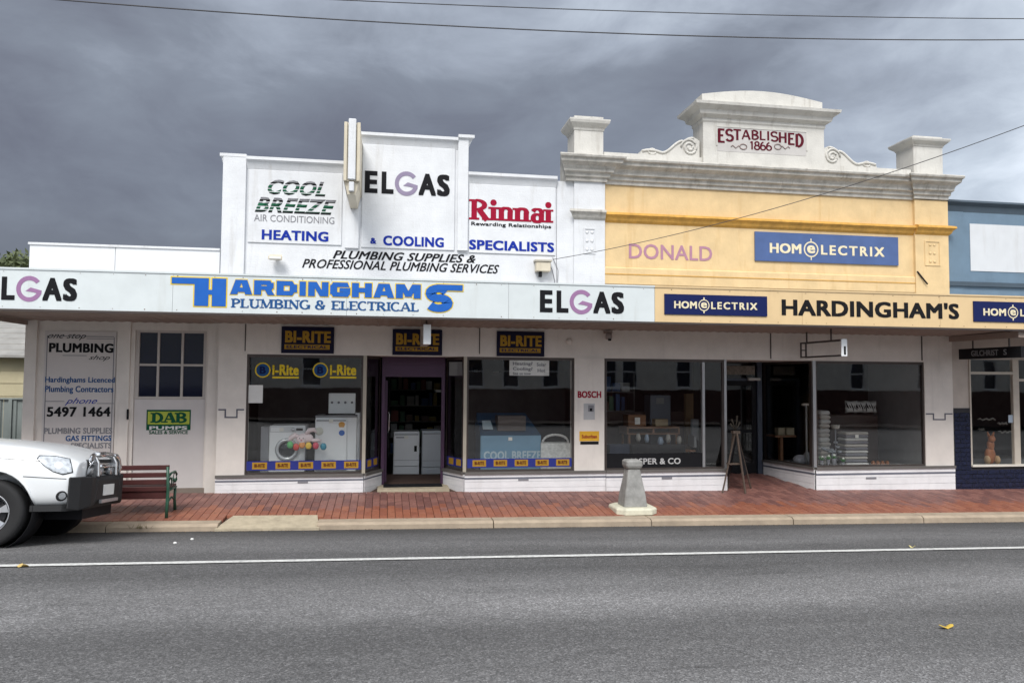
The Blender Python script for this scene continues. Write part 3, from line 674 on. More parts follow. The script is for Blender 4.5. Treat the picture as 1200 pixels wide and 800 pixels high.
s_h = abs(Z(350, 541)-Z(350, 552))
blue_strip((xw0+.03, W+.02), (xw1-.04, W+.02), 5, Z(357, 546.5)+.02, s_h, 'blue and yellow sticker strip along the bottom of the left window, beside the pilaster')
blue_strip((xw1+.04, W+.07), (xj0-.05, W+DD-.02), 2, Z(357, 546.5)+.02, s_h, 'short sticker strip on the slanted glass left of the plum door')
blue_strip((xj1+.05, W+DD-.02), (xw2-.04, W+.07), 2, Z(357, 546.5)+.02, s_h, 'short sticker strip on the slanted glass right of the plum door')
blue_strip((xw2+.05, W+.02), (xw3-.04, W+.02), 5, Z(357, 546.5)+.02, s_h, 'blue and yellow sticker strip below the blue cooler display')
a, c, d_, e_ = rect(290, 451, 308, 472, W+.04); tag(bx('paper_notice', paper, None, a, d_, W+.036, W+.04, c, e_), 'blank white paper notice taped inside the left window', 'notice')
t = thing('paper_sign', 'wide white paper sign hanging at the top of the window above the blue cooler', 'sign', (X(620, 430), W+.05, Z(620, 430)))
a, c, d_, e_ = rect(597, 422, 643.5, 440, W+.05); bx('sheet', paper, t, a, d_, W+.05, W+.053, c, e_)
for s, r in (('Heating?', (601, 424, 624, 429)), ('Cooling?', (601, 430, 624, 435)), ('See us now', (601, 436, 622, 439)), ('Solar', (629, 425, 640, 429)), ('Hot', (630, 432, 639, 436))):
    ptext(s, *r, W+.05, midgrey, t, .0, bold=.02)
a, c, d_, e_ = rect(527, 424, 543, 440, W+.3)
t = thing('price_list', 'pale price list stuck on the slanted glass right of the door', 'notice', (a, W+.25, c)); slabxy((a, W+.42), (d_, W+.16), .004, c, e_).build('sheet', mat('dim_grey_paper', (.22, .23, .23), .8), t)
# signs on the bulkhead
for i, (u0, v0, u1, v1) in enumerate(((330, 383, 391.5, 414), (460, 386, 518, 416), (582, 388.5, 637.5, 417.5))):
    a, c, d_, e_ = rect(u0, v0, u1, v1, W)
    t = thing('shop_sign', ('black and gold shop name board above the left window', 'black and gold shop name board over the plum door, partly behind the hanging light box', 'black and gold shop name board above the blue cooler window')[i], 'sign', (a, W, c), group='black and gold name boards under the awning')
    bx('board', flat('black_navy_board', (.012, .012, .035), .4), t, a, d_, W-.03, W-.002, c, e_)
    w_, h_ = d_-a, e_-c
    text('BI-RITE', (a+w_*.07, c+h_*.40, d_-w_*.06, c+h_*.84), W-.03, gold, t, bold=.045)
    bx('strip', gold, t, a+w_*.06, d_-w_*.08, W-.034, W-.03, c+h_*.15, c+h_*.33); text('ELECTRICAL', (a+w_*.10, c+h_*.185, d_-w_*.12, c+h_*.295), W-.034, navy, t, bold=.02)
# ================================================================ YELLOW SHOP
ys_ = thing('yellow_shop', 'yellow rendered shop with cream classical parapet dated 1866', 'shop', (X(900), W, 0))
yx0, yx1 = X(708, 280), X(1109, 290); pl0 = X(652.5, 260)
xq = X(1070, 280)
cb = Z(900, 226)           # underside of the cornice zone
ct = Z(895, 200)
b = MB().box(yx0, yx1, W+.001, W+.35, UB, cb); b.build('wall', yellow_wall, ys_)
MB().box(pl0+.002, yx0, W-.001, W+.35, UB, cb+.02).box(X(672, 260), yx0, W-.05, W-.001, UB, cb+.02).build('end_pilaster', white_wall, ys_)
MB().box(xq, yx1, W-.06, W, UB, cb).build('right_pilaster', yellow_wall, ys_)
def mould(a, c, zt_, prof, m, name, y=W, rl=0, rr=0, back=.3):
    pf = [(-back, prof[0][1])]+prof+[(-back, prof[-1][1])]
    r1 = [(a-(max(p[0], 0)*rl if rl else 0), y-p[0], zt_+p[1]) for p in pf]; r2 = [(c+(max(p[0], 0)*rr if rr else 0), y-p[0], zt_+p[1]) for p in pf]
    return MB().loft([r1, r2], True, False).build(name, m, ys_)
ch_ = ct-cb
cprof = [(.30, 0), (.31, -.02), (.30, -.05), (.26, -.07), (.25, -.12), (.16, -.17), (.13, -.22), (.13, -.26), (.08, -.28), (.07, -.34), (.035, -.355), (.03, -ch_)]
xbrk = X(727, 200, W-.35); 
mould(X(663, 215), yx0+.0, ct+.02, cprof, dirty_stone, 'cornice', y=W-.06, rl=.6, rr=1, back=.5)
mould(yx0, xq, ct, cprof, dirty_stone, 'cornice', y=W, back=.4)
mould(xq, yx1-.02, ct+.015, cprof, dirty_stone, 'cornice', y=W-.06, rl=1, rr=.5, back=.5)
sp = [(.03, 0), (.10, -.02), (.11, -.06), (.06, -.10), (.04, -.15), (.0, -.19)]
sz = Z(890, 256.5)
mould(X(672, 250), yx0-.002, sz+.02, sp, dirty_stone, 'string_course', y=W-.05, rl=1, back=.0)
mould(yx0, xq-.002, sz, sp, ochre, 'string_course', back=.0)
mould(xq, yx1, sz+.01, sp, ochre, 'string_course', y=W-.06, rl=0, rr=1, back=.0)
# low plinth mouldings just above the awning
mould(yx0, xq-.002, Z(870, 318), [(.02, 0), (.04, -.02), (.035, -.30)], yellow_wall, 'plinth', back=0)
bx('plinth_line', ochre, ys_, yx0, xq-.002, W-.046, W-.042, Z(870, 326.5), Z(870, 325.5))
# attic wall, piers, pediment block
az1 = Z(765, 181)
AY = W+.02
bx('attic_wall', cream_stone, ys_, yx0+.0, xq, AY, AY+.35, ct-.02, az1)
def pier(ua, ub, vt, vc):
    a, c = X(ua, 160, W-.02), X(ub, 160, W-.02); zc_, zt_ = Z((ua+ub)/2, vc, W-.02), Z((ua+ub)/2, vt, W-.02)
    p = MB().box(a, c, W-.02, W+.48, ct, zc_).build('pier', cream_stone, ys_)
    b = MB(); m_ = (a+c)/2; h = (c-a)/2
    def ring(o, z): return [(a-o, W-.02-o, z), (c+o, W-.02-o, z), (c+o, W+.48+o, z), (a-o, W+.48+o, z)]
    H = zt_-zc_; b.loft([ring(.01, zc_), ring(.02, zc_+H*.15), ring(.09, zc_+H*.45), ring(.105, zc_+H*.62), ring(.105, zc_+H*.72), ring(.0, zc_+H*.76), ring(.0, zt_)], True, False)
    b.build('cap', cream_stone, p)
pier(673, 707, 136.5, 153); pier(1070, 1104, 160, 172)
pb0, pb1 = X(824, 150, W-.04), X(965.5, 155, W-.04); pz = Z(893, 147.5, W-.04); PT_ = Z(893, 127, W-.3)
blk = MB().box(pb0, pb1, W-.04, W+.42, ct, pz).build('pediment_block', cream_stone, ys_)
def ringp(o, z): return [(pb0-o, W-.04-o, z), (pb1+o, W-.04-o, z), (pb1+o, W+.42+o, z), (pb0-o, W+.42+o, z)]
H = .34
MB().loft([ringp(.0, pz), ringp(.02, pz+.03), ringp(.02, pz+.08), ringp(.10, pz+.13), ringp(.12, pz+.20), ringp(.22, pz+.27), ringp(.23, pz+.32), ringp(.05, pz+.345)], True, False).build('pediment_cornice', cream_stone, ys_)
pts = [(pb0+.0, pz+.34), (pb1-.0, pz+.34)]+[(pb1+(pb0-pb1)*t, pz+.34+.20+.13*math.sin(PI*t)) for t in [i/12 for i in range(13)]]
MB().prism(pts, W-.0, W+.35).build('crest', cream_stone, ys_)
a, c, d_, e_ = rect(839, 150.5, 946, 180, W-.04)
fr = MB(); t = .025
fr.box(a, d_, W-.052, W-.04, e_-t, e_).box(a, a+t, W-.052, W-.04, c+.1, e_-t).box(d_-t, d_, W-.052, W-.04, c+.1, e_-t)
fr.build('date_panel', cream_stone, ys_)
bx('panel_face', mat('smooth_cream_panel', (.52, .50, .48), .8), ys_, a+t, d_-t, W-.044, W-.0401, c, e_-t)
def arch(t): k = 4*(t-.5)**2; return (.40-.40*k, 1.0-.06*k)
ea, ec, ed, ee = rect(840.5, 153.5, 941.5, 171, W-.04)
serif_text('ESTABLISHED', (ea, ec, ed, ee), W-.044, dark_red, ys_, thick=.22, thin=.15, hfun=arch, serif=False)
serif_text('1866', rect(879, 166.5, 904.5, 176, W-.04), W-.044, dark_red, ys_, thick=.2, thin=.15, serif=False)
for (ua, ub, sgn) in ((858, 876, 1), (906, 925, -1)):
    b = MB(); cx, cz = P((ua+ub)/2+(4*sgn), 172, W-.05); b.tube([(cx+.07*math.cos(k*PI/6), W-.05, cz+.05*math.sin(k*PI/6)) for k in range(12)]+[(cx+.07, W-.05, cz)], .008, 5)
    b.tube([(cx-sgn*(.06+.03*k), W-.05, cz-.01+.025*math.sin(k*1.6)) for k in range(7)], .007, 5); b.build('flourish', mat('faded_brown_print', (.25, .17, .16), .7), ys_)
# scroll brackets
def scroll(x_big, x_small, z, hh):
    s = 1 if x_small > x_big else -1; l_ = abs(x_small-x_big); prof = [(x_big, z)]
    hf = lambda t: hh*(.78+.22*math.sin(min(1, t/.28)*PI*.9+.3)) if t < .28 else hh*(.22+.62*(.5+.5*math.cos((t-.28)/.36*PI))) if t < .64 else hh*(.22+.10*math.sin((t-.64)/.36*PI)) if t < 1 else 0
    for i in range(31): t = i/30; prof.append((x_big+s*l_*t, z+hf(t)))
    prof.append((x_small, z)); o = MB().prism(prof, W+.05, W+.25).build('scroll_bracket', cream_stone, ys_)
    b = MB(); ctr = (x_big+s*l_*.17, z+hh*.5); pts = []
    for k in range(40): a = k*.33; r = hh*.42*(1-k/46); pts.append((ctr[0]+s*r*math.cos(a), W+.045, ctr[1]+r*math.sin(a)))
    b.tube(pts, .022, 6)
    b.tube([(x_big+s*l_*(i/30), W+.05, z+hf(i/30)-.02) for i in range(3, 30)], .026, 6)
    ctr = (x_big+s*l_*.80, z+hh*.20); b.tube([(ctr[0]+.07*math.cos(k*.5), W+.045, ctr[1]+.05*math.sin(k*.5)) for k in range(13)], .016, 6)
    b.build('volute', cream_stone, o)
scroll(X(821, 165, W), X(751, 178, W), az1-.01, Z(800, 156, W)-Z(800, 180.5, W)); scroll(X(966, 175, W), X(1030, 188, W), az1-.01, Z(985, 167, W)-Z(985, 190, W))
# rosette panels
for (u0, v0, u1, v1, m, yy) in ((683, 268, 697, 298, white_wall, W-.05), (1081, 283, 1099, 312, ochre, W-.06)):
    a, c, d_, e_ = rect(u0, v0, u1, v1, W); f = MB(); t = .02
    f.box(a, d_, yy-.012, yy, e_-t, e_).box(a, d_, yy-.012, yy, c, c+t).box(a, a+t, yy-.012, yy, c+t, e_-t).box(d_-t, d_, yy-.012, yy, c+t, e_-t)
    for k in range(3):
        for s in (-1, 1): cx = (a+d_)/2+s*.045; cz = c+(e_-c)*(k+.5)/3; f.lathe([(.032, 0), (.02, -.01), (.001, -.012)], (cx, yy, cz), 'y', 8)
    f.build('ornament_panel', yellow_wall if m is ochre else m, ys_)
ptext('DONALD', 737, 287, 834.5, 304.5, W, mauve_soft, ys_, .0, bold=.012)
# boards on the yellow wall
a, c, d_, e_ = rect(884, 275, 1051.5, 308.5, W)
t = thing('wall_sign', 'large faded blue name board fixed high on the yellow wall', 'sign', (a, W, c)); bx('board', navy_faded, t, a, d_, W-.03, W-.003, c, e_)
homelectrix(rect(901, 287.5, 1035, 299, W), W-.03, t, cream_ink)
# shopfront of the yellow shop
yw0, yw1 = X(709.5, 480), X(850, 480); RD = 1.4
yp0 = X(1084, 480); yend = X(1117, 480); HZ2 = HZ
b = MB().box(xp, yend, W+.003, W+.3, HZ, UB-.003).box(yp0, yend, W+.001, W+.3, .0, HZ); b.build('front_wall', beige, ys_)
for u in (903, 1080): bx('joint_strip', bronze, ys_, X(u, 400)-.01, X(u, 400)+.01, W-.008, W+.002, HZ+.03, SZ)
riser(ys_, (X(710, 480), W), (yw1+.02, W)); riser(ys_, (X2D, W+RD), (X2R, W+.01)); riser(ys_, (X2R+.002, W), (yend, W))
bx('reveal', black_m, ys_, yw1-.02, yw1+.02, W+.06, W+RD, .1, HZ)
shop_window(ys_, (yw0, W+.02), (yw1-.02, W+.02), mull=(.825,)); shop_window(ys_, (X2D+.03, W+RD), (X2R-.03, W+.05)); shop_window(ys_, (X2R+.03, W+.02), (yp0, W+.02))
bx('corner_post', grey_metal, ys_, X2R-.03, X2R+.03, W, W+.06, RZ, HZ); bx('corner_post', grey_metal, ys_, yw1-.02, yw1+.025, W-.005, W+.055, RZ-.3, HZ)
dx0, dx1 = X(848, 500, W+RD)-.1, X2D-.03
DY2 = W+RD; trz = Z(870, 446, DY2)
df = MB().box(dx1-.10, dx1, DY2, DY2+.1, .1, HZ).box(dx0, dx1-.1, DY2+.001, DY2+.1, trz, trz+.05).box(dx0, dx0+.08, DY2+.001, DY2+.1, .1, trz).build('door_frame', mat('slate_frame', (.035, .045, .07), .5), ys_)
dr = MB().box(dx0+.09, dx0+.17, DY2+.04, DY2+.08, .2, trz).box(dx1-.2, dx1-.11, DY2+.04, DY2+.08, .2, trz).box(dx0+.17, dx1-.2, DY2+.04, DY2+.08, .2, .5).box(dx0+.17, dx1-.2, DY2+.04, DY2+.08, 1.1, 1.16).box(dx0+.17, dx1-.2, DY2+.04, DY2+.08, trz-.1, trz).build('door', black_m, ys_)
bx('pane', glass_d, dr, dx0+.17, dx1-.2, DY2+.055, DY2+.062, .5, trz-.1)
bx('transom_pane', glass_d, ys_, dx0, dx1-.1, DY2+.05, DY2+.056, trz+.05, HZ)
a, c, d_, e_ = rect(851, 428.5, 884, 439, DY2); t = thing('door_sign', 'small mottled cream nameplate above the dark recessed door', 'sign', (a, DY2, c)); bx('board', mat('mottled_cream', (.22, .20, .17), .8, var=.4, scale=20), t, a, d_, DY2-.02, DY2, c, e_)
a, c, d_, e_ = rect(876, 442.5, 890, 445.8, DY2-.02); tag(bx('door_closer', mat('pale_closer', (.45, .43, .40), .5), None, a, d_, DY2-.07, DY2-.002, c, e_, ch=.006), 'pale metal closer box at the head of the dark door', 'door closer')
bx('lintel', beige, ys_, yw1, X2R, W+.301, W+RD+.3, HZ+.002, HZ+.15)
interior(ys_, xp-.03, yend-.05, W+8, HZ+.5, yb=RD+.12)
bx('roof', MATS['galvanised_roof'], ys_, xp-.03, yend, W+.35, W+8.2, HZ+1.2, HZ+1.3)
platform(ys_, [(yw0-.1, W+.125), (yw1-.03, W+.125), (yw1-.03, W+1.6), (yw0-.1, W+1.6)]); 
platform(ys_, [(X2R+.02, W+.125), (yp0+.06, W+.125), (yp0+.06, W+1.7), (X2D+.14, W+1.7), (X2D+.14, W+RD+.1)])
bx('display_side', mid_int, ys_, yp0-.02, yp0+.08, W+.1, W+1.7, RZ-.03, HZ)
brown_bd = mat('dark_brown_board', (.05, .028, .022), .7)
bx('display_back', brown_bd, ys_, X(985, 500, W+1.5), yp0-.03, W+1.5, W+1.54, RZ-.03, RZ+1.0)
bx('display_back', brown_bd, ys_, yw0, X(845, 500, W+1.6), W+1.6, W+1.64, RZ-.03, RZ+.95)
keyline(ys_, 1085, 1116, 484, 492)
for u in (781, 1020): a, c, d_, e_ = rect(u-6, 558.5, u+6, 560.8, W); bx('vent', midgrey, ys_, a, d_, W-.028, W-.0201, c, e_)
bx('glass_band', black_m, ys_, yw0+.03, X(824, 545), W+.03, W+.036, RZ+.0, Z(770, 531)); ptext('JASPER & CO', 738, 536.5, 797.5, 545.8, W+.02, mat('silver_print', (.5, .5, .5), .5), ys_, .0, bold=.02)
# ================================================================ BLUE SHOP at the right
bs = thing('blue_shop', 'slate blue shop at the right edge with blank white panel and navy tiled base', 'shop', (X(1180), W, 0))
bx0 = X(1110.5, 270); bx1 = bx0+7; bt = Z(1150, 236, W)
MB().box(bx0, bx1, W+.05, W+.35, UB, bt-.05).build('wall', blue_bldg, bs)
pf = [(-.3, 0), (.08, 0), (.09, -.04), (.02, -.10), (.0, -.22), (-.3, -.22)]
MB().loft([[(x, W+.05-p[0], bt+p[1]) for p in pf] for x in (bx0, bx1)], True, False).build('parapet_moulding', blue_dark, bs)
MB().box(bx0, bx0+.36, W+.02, W+.05, UB, bt-.22).box(bx0+.36, bx1, W+.03, W+.05, UB, Z(1170, 322)).build('frame_band', blue_bldg, bs)
bx('ledge', blue_dark, bs, bx0, bx1, W-.02, W+.03, Z(1160, 336), Z(1160, 331))
a, c, d_, e_ = rect(1139, 263, 1201, 318, W); bx('blank_panel', mat('chalky_white_panel', (.60, .62, .64), .7, var=.05, streak=.2), bs, a, bx1-.4, W+.04, W+.049, c, e_)
pxr = X(1137, 500)
MB().box(yend+.002, pxr, W+.012, W+.3, .0, UB-.003).box(pxr, bx1, W+.013, W+.3, Z(1160, 421), UB-.003).build('front_wall', mat('tan_painted_board', (.50, .44, .39), .7), bs)
tz = Z(1126, 478); szl = Z(1170, 544)
MB().box(yend+.003, pxr-.0, W+.0, W+.011, .0, tz).box(pxr, bx1, W+.0, W+.25, .0, szl-.03).build('tile_bed', grout_m, bs)
tw, th_ = .23, .076; cols = int((bx1-yend)/tw)+1
tdata = None
for r in range(20):
    z = .06+r*(th_+.008)
    for k in range(-1, 14):
        xa_ = yend+.02+k*(tw+.008)+(tw/2 if r % 2 else 0); xb_ = xa_+tw; lim = pxr if z+th_ > szl-.04 else min(bx1, yend+2.2)
        if z+th_ > tz-.01: continue
        xa_ = max(xa_, yend+.01); xb_ = min(xb_, lim-.005)
        if xb_-xa_ < .03: continue
        if z+th_ < gz(xa_)-.02: continue
        bx('tile', tile_m, bs, xa_, xb_, W-.012, W-.0005, z, z+th_, ch=.004)
cw = mat('cream_timber_frame', (.52, .47, .40), .6)
sf = MB().box(pxr, pxr+.03, W-.01, W+.06, szl, Z(1160, 421)).box(X(1188, 500), X(1195, 500), W-.01, W+.06, szl, Z(1160, 421)).box(pxr+.03, X(1188, 500), W-.008, W+.06, Z(1160, 438.5), Z(1160, 435.5)).box(X(1195, 500), bx1, W-.008, W+.06, Z(1160, 446.5), Z(1160, 443.5)).build('window', cw, bs)
bx('pane', glass_m, sf, pxr+.03, X(1188, 500), W+.02, W+.026, szl, Z(1160, 438.6)); bx('pane', glass_m, sf, pxr+.03, X(1188, 500), W+.02, W+.026, Z(1160, 435.4), Z(1160, 421)); bx('pane', glass_m, sf, X(1195, 500), bx1-.5, W+.02, W+.026, szl, Z(1160, 421))
bx('sill', mat('chalk_white_sill', (.68, .65, .58), .6), bs, pxr-.0, bx1, W-.05, W+.08, szl-.035, szl-.001)
MB().box(yend+.1, bx1, W+6, W+6.2, .0, HZ+.5).box(bx1-.2, bx1, W+.3, W+6, 0, HZ+.5).build('inner_wall', dark_int, bs); bx('ceiling', dark_int, bs, yend+.1, bx1, W+.3, W+6.2, HZ+.5, HZ+.6); bx('floor', int_floor, bs, yend, bx1, W+.3, W+6, -.1, .1)
bx('display_floor', mid_int, bs, pxr-.05, bx1-.3, W+.26, W+1.4, .1, szl-.04)
bx('roof', MATS['galvanised_roof'], bs, yend, bx1, W+.35, W+8.2, HZ+1.2, HZ+1.3)
# ================================================================ LEFT WING
wg = thing('plumbing_office', 'low white fibro office at the left with sign panel and half glazed door', 'building', (X(150), WL, 0))
lx0, lx1 = X(33, 340, W+.02), X(257.5, 300, W+.02)
WT0 = Z(145, 290, W+.02); 
for a, c in ((lx0, X(135, 300, W+.02)-.004), (X(135, 300, W+.02)+.004, lx1)): bx('parapet_sheet', mat('white_fibro_sheet', (.72, .735, .75), .55, var=.05, streak=.12, scol=(.45, .45, .45)), wg, a, c, W+.02, W+.06, UB, WT0)
bx('capping', white_wall, wg, lx0-.02, lx1, W+.0, W+.3, WT0, WT0+.035)
wf = MB(); wx0, wx1 = X(31, 460, WL), X(258, 500, WL)
dxa, dxb = X(156, 480, WL), X(240, 480, WL); dtop = Z(200, 387, WL)
wf.box(wx0, dxa, WL, WL+.2, .1, UB).box(dxa, dxb, WL+.001, WL+.2, dtop, UB).box(dxb, wx1, WL, WL+.2, .1, UB); wf.build('wall', beige, wg)
bx('corner_post', beige, wg, wx0-.02, X(43, 460, WL), WL-.07, WL, .1, SZ+.1)
for a, c in ((137, 152), (243, 256)): bx('pilaster', beige, wg, X(a, 460, WL), X(c, 460, WL), WL-.05, WL, .1, SZ+.1)
wdn = MB(); z_a, z_b = Z(199, 467.5, WL), dtop; xs3 = [dxa+.03, X(184.5, 430, WL), X(212.7, 430, WL), dxb-.02]; zm = Z(199, 427.5, WL); fm = flat('pale_timber', (.52, .48, .45), .6); f_ = .035
wdn.box(dxa, dxa+.06, WL+.03, WL+.09, z_a, z_b).box(dxb-.05, dxb, WL+.03, WL+.09, z_a, z_b).box(dxa+.06, dxb-.05, WL+.031, WL+.09, z_b-.04, z_b).box(dxa+.06, dxb-.05, WL+.031, WL+.09, z_a, z_a+.04)
for x in xs3[1:3]: wdn.box(x-.018, x+.018, WL+.032, WL+.085, z_a+.04, z_b-.04)
wdn.box(dxa+.06, dxb-.05, WL+.034, WL+.083, zm-.018, zm+.018)
dd = MB().box(dxa+.005, dxb-.005, WL+.035, WL+.09, .25, z_a-.003).build('door', mat('pale_grey_door', (.60, .565, .55), .5, var=.05, streak=.1), wg)
wo = wdn.build('window', fm, dd)
dkblue = bpy.data.materials.new('dark_blue_pane'); dkblue.use_nodes = True; q = dkblue.node_tree.nodes['Principled BSDF']; q.inputs['Base Color'].default_value = (.012, .016, .035, 1); q.inputs['Roughness'].default_value = .06
for i in range(3):
    for z0_, z1_ in ((z_a+.04, zm-.018), (zm+.018, z_b-.04)): bx('pane', dkblue, dd, xs3[i]+.018, xs3[i+1]-.018, WL+.06, WL+.066, z0_, z1_)
bx('latch', black_m, dd, X(150, 485, WL), X(152.3, 485, WL), WL-.07, WL-.05, Z(150, 491, WL), Z(150, 479, WL))
bx('plinth', mat('grimy_plinth', (.22, .18, .15), .9), wg, X(152, 570, WL), X(243, 570, WL), WL-.02, WL+.03, .1, gz(-3)+.05)
bx('body', dark_int, wg, wx0, wx1, WL+.2, WL+7, .1, UB-.05)
bx('roof', MATS['galvanised_roof'], wg, wx0, wx1, W+.3, WL+7.2, UB-.04, UB+.02)
# painted sign panel on the wing
a, c, d_, e_ = X(51, 460, WL), .5, X(135, 460, WL), Z(93, 388, WL)
t = thing('painted_sign', 'tall cream plumbing sign panel with black and blue lettering beside the office door', 'sign', (a, WL, c))
bx('board', mat('cream_sign_board', (.60, .56, .54), .6, var=.04), t, a, d_, WL-.02, WL-.001, c, e_)
fl = MB(); tk = .012
fl.box(a+.03, a+.03+tk, WL-.024, WL-.02, c, e_-.09).box(d_-.04, d_-.04+tk, WL-.024, WL-.02, c, e_-.09).box(a+.03, d_-.04, WL-.024, WL-.02, e_-.09, e_-.09+tk)
def hl(u0, u1, v): fl.box(X(u0, v, WL), X(u1, v, WL), WL-.0235, WL-.02, Z((u0+u1)/2, v, WL)-.005, Z((u0+u1)/2, v, WL)+.005)
hl(102, 134, 397); hl(74, 102, 416.5); hl(53, 76, 470); hl(114, 134, 472.5); fl.build('ruled_line', midgrey, t)
for s, r, m, k in (('one stop', (56, 391, 101, 398.5), ink, dict(bold=.0, shear=.5)), ('PLUMBING', (57.5, 402, 133, 413), ink, dict(bold=.04)), ('shop', (104, 416, 129, 423), ink, dict(bold=.0, shear=.5)),
    ('Hardinghams Licenced', (53, 441.5, 134.5, 450), teal_ink, dict(bold=.02)), ('Plumbing Contractors', (53, 452, 133, 461.5), teal_ink, dict(bold=.02)), ('phone', (76, 466, 114, 475), blue_ink, dict(bold=.0, shear=.5)),
    ('5497 1464', (55, 476.5, 129.5, 488), ink, dict(bold=.03)), ('PLUMBING SUPPLIES', (52, 501, 131.5, 508), midgrey, dict(bold=.02)), ('GAS FITTINGS', (77, 510, 130.5, 516.5), teal_ink, dict(bold=.02)), ('SPECIALISTS', (83, 518.5, 130.5, 525), midgrey, dict(bold=.02))):
    text(s, rect(*r, WL-.02), WL-.02, m, t, **k)
a, c, d_, e_ = rect(171, 480, 223, 498.5, WL)
t = thing('door_poster', 'green and yellow pump brand poster on the office door', 'sign', (a, WL, c)); yy = WL+.034
bx('sheet', dgreen, t, a, d_, yy-.004, yy, c, e_); bx('field', mat('leaf_yellow_print', (.42, .48, .04), .5), t, a+.02, d_-.02, yy-.006, yy-.0041, c+.02, e_-.03)
serif_text('DAB', rect(177, 483.5, 218, 495, WL), yy-.0062, dgreen, t, thick=.34, thin=.14)
bx('foot_strip', dgreen, t, a, d_, yy-.0035, yy, c-.075, c-.001); text('PUMPS', (a+.05, c-.065, d_-.05, c-.01), yy-.0036, paper, t, bold=.03)
text('SALES & SERVICE', rect(174, 504.5, 219.5, 508.5, WL), yy-.0005, dgreen, t, bold=.02)
# ================================================================ AWNINGS
ax = X(767, 357, FA)
def awning(nm, lab, xa_, xb_, m, seams, off=0):
    t = thing(nm, lab, 'awning', ((xa_+xb_)/2, FA, ZF0)); xs_ = [xa_]+[s for s in seams if xa_ < s < xb_]+[xb_]
    for i in range(len(xs_)-1): bx('fascia_panel', m, t, xs_[i]+.002, xs_[i+1]-.002, FA-.012, FA+.03, ZF0, ZF1)
    bx('capping', m, t, xa_, xb_, FA-.025, FA+.05, ZF1, ZF1+.025); bx('bottom_trim', bronze, t, xa_, xb_, FA-.02, FA+.04, ZF0-.03, ZF0-.001)
    MB().add([(xa_, FA+.05, ZF1-.1), (xb_, FA+.05, ZF1-.1), (xb_, W-.06, ZF1-.02), (xa_, W-.06, ZF1-.02), (xa_, FA+.05, ZF1-.13), (xb_, FA+.05, ZF1-.13), (xb_, W-.06, ZF1-.05), (xa_, W-.06, ZF1-.05)], [(0, 1, 2, 3), (7, 6, 5, 4), (0, 4, 5, 1), (1, 5, 6, 2), (2, 6, 7, 3), (3, 7, 4, 0)]).build('roof_sheet', MATS['galvanised_roof'], t)
    # soffit of ribbed sheets running front to back
    n = int((xb_-xa_)/.9)+1; wdt = (xb_-xa_)/n
    for i in range(n):
        b = MB(); k0 = xa_+i*wdt+.003; st = []; m_ = 10
        for j in range(m_+1):
            x = k0+(wdt-.006)*j/m_; st.append((x, .012 if j % 2 else 0))
        b.add([(x, FA+.04, ZF0-.01+d) for x, d in st]+[(x, W+.2 if x < xe-.02 else W-.001, SZ+d) for x, d in st]+[(x, FA+.04, ZF0+.06) for x, d in st]+[(x, W+.2 if x < xe-.02 else W-.001, SZ+.06) for x, d in st],
              [(j, j+1, j+m_+2, j+m_+1) for j in range(m_)]+[(j+2*(m_+1), j+1+2*(m_+1), j+m_+2+2*(m_+1), j+m_+1+2*(m_+1)) for j in range(m_)])
        b.build('soffit_sheet', soffit_m, t)
    return t
aw1 = awning('shop_awning', 'long pale awning with blue and yellow shop lettering over the left shopfronts', -9.5, ax-.002, fascia_white, [X(596, 350, FA)+k*2.4 for k in range(-6, 2)])
aw2 = awning('shop_awning', 'yellow awning with black lettering over the right shopfront', ax, 15, fascia_yellow, [ax+2.5*k for k in range(1, 6)])
FY = FA-.012
elgas(rect(-19.5, 325, 91, 352, FA), FY, aw1, mauve); elgas(rect(632.5, 341.2, 731, 366.8, FA), FY, aw1, mauve)
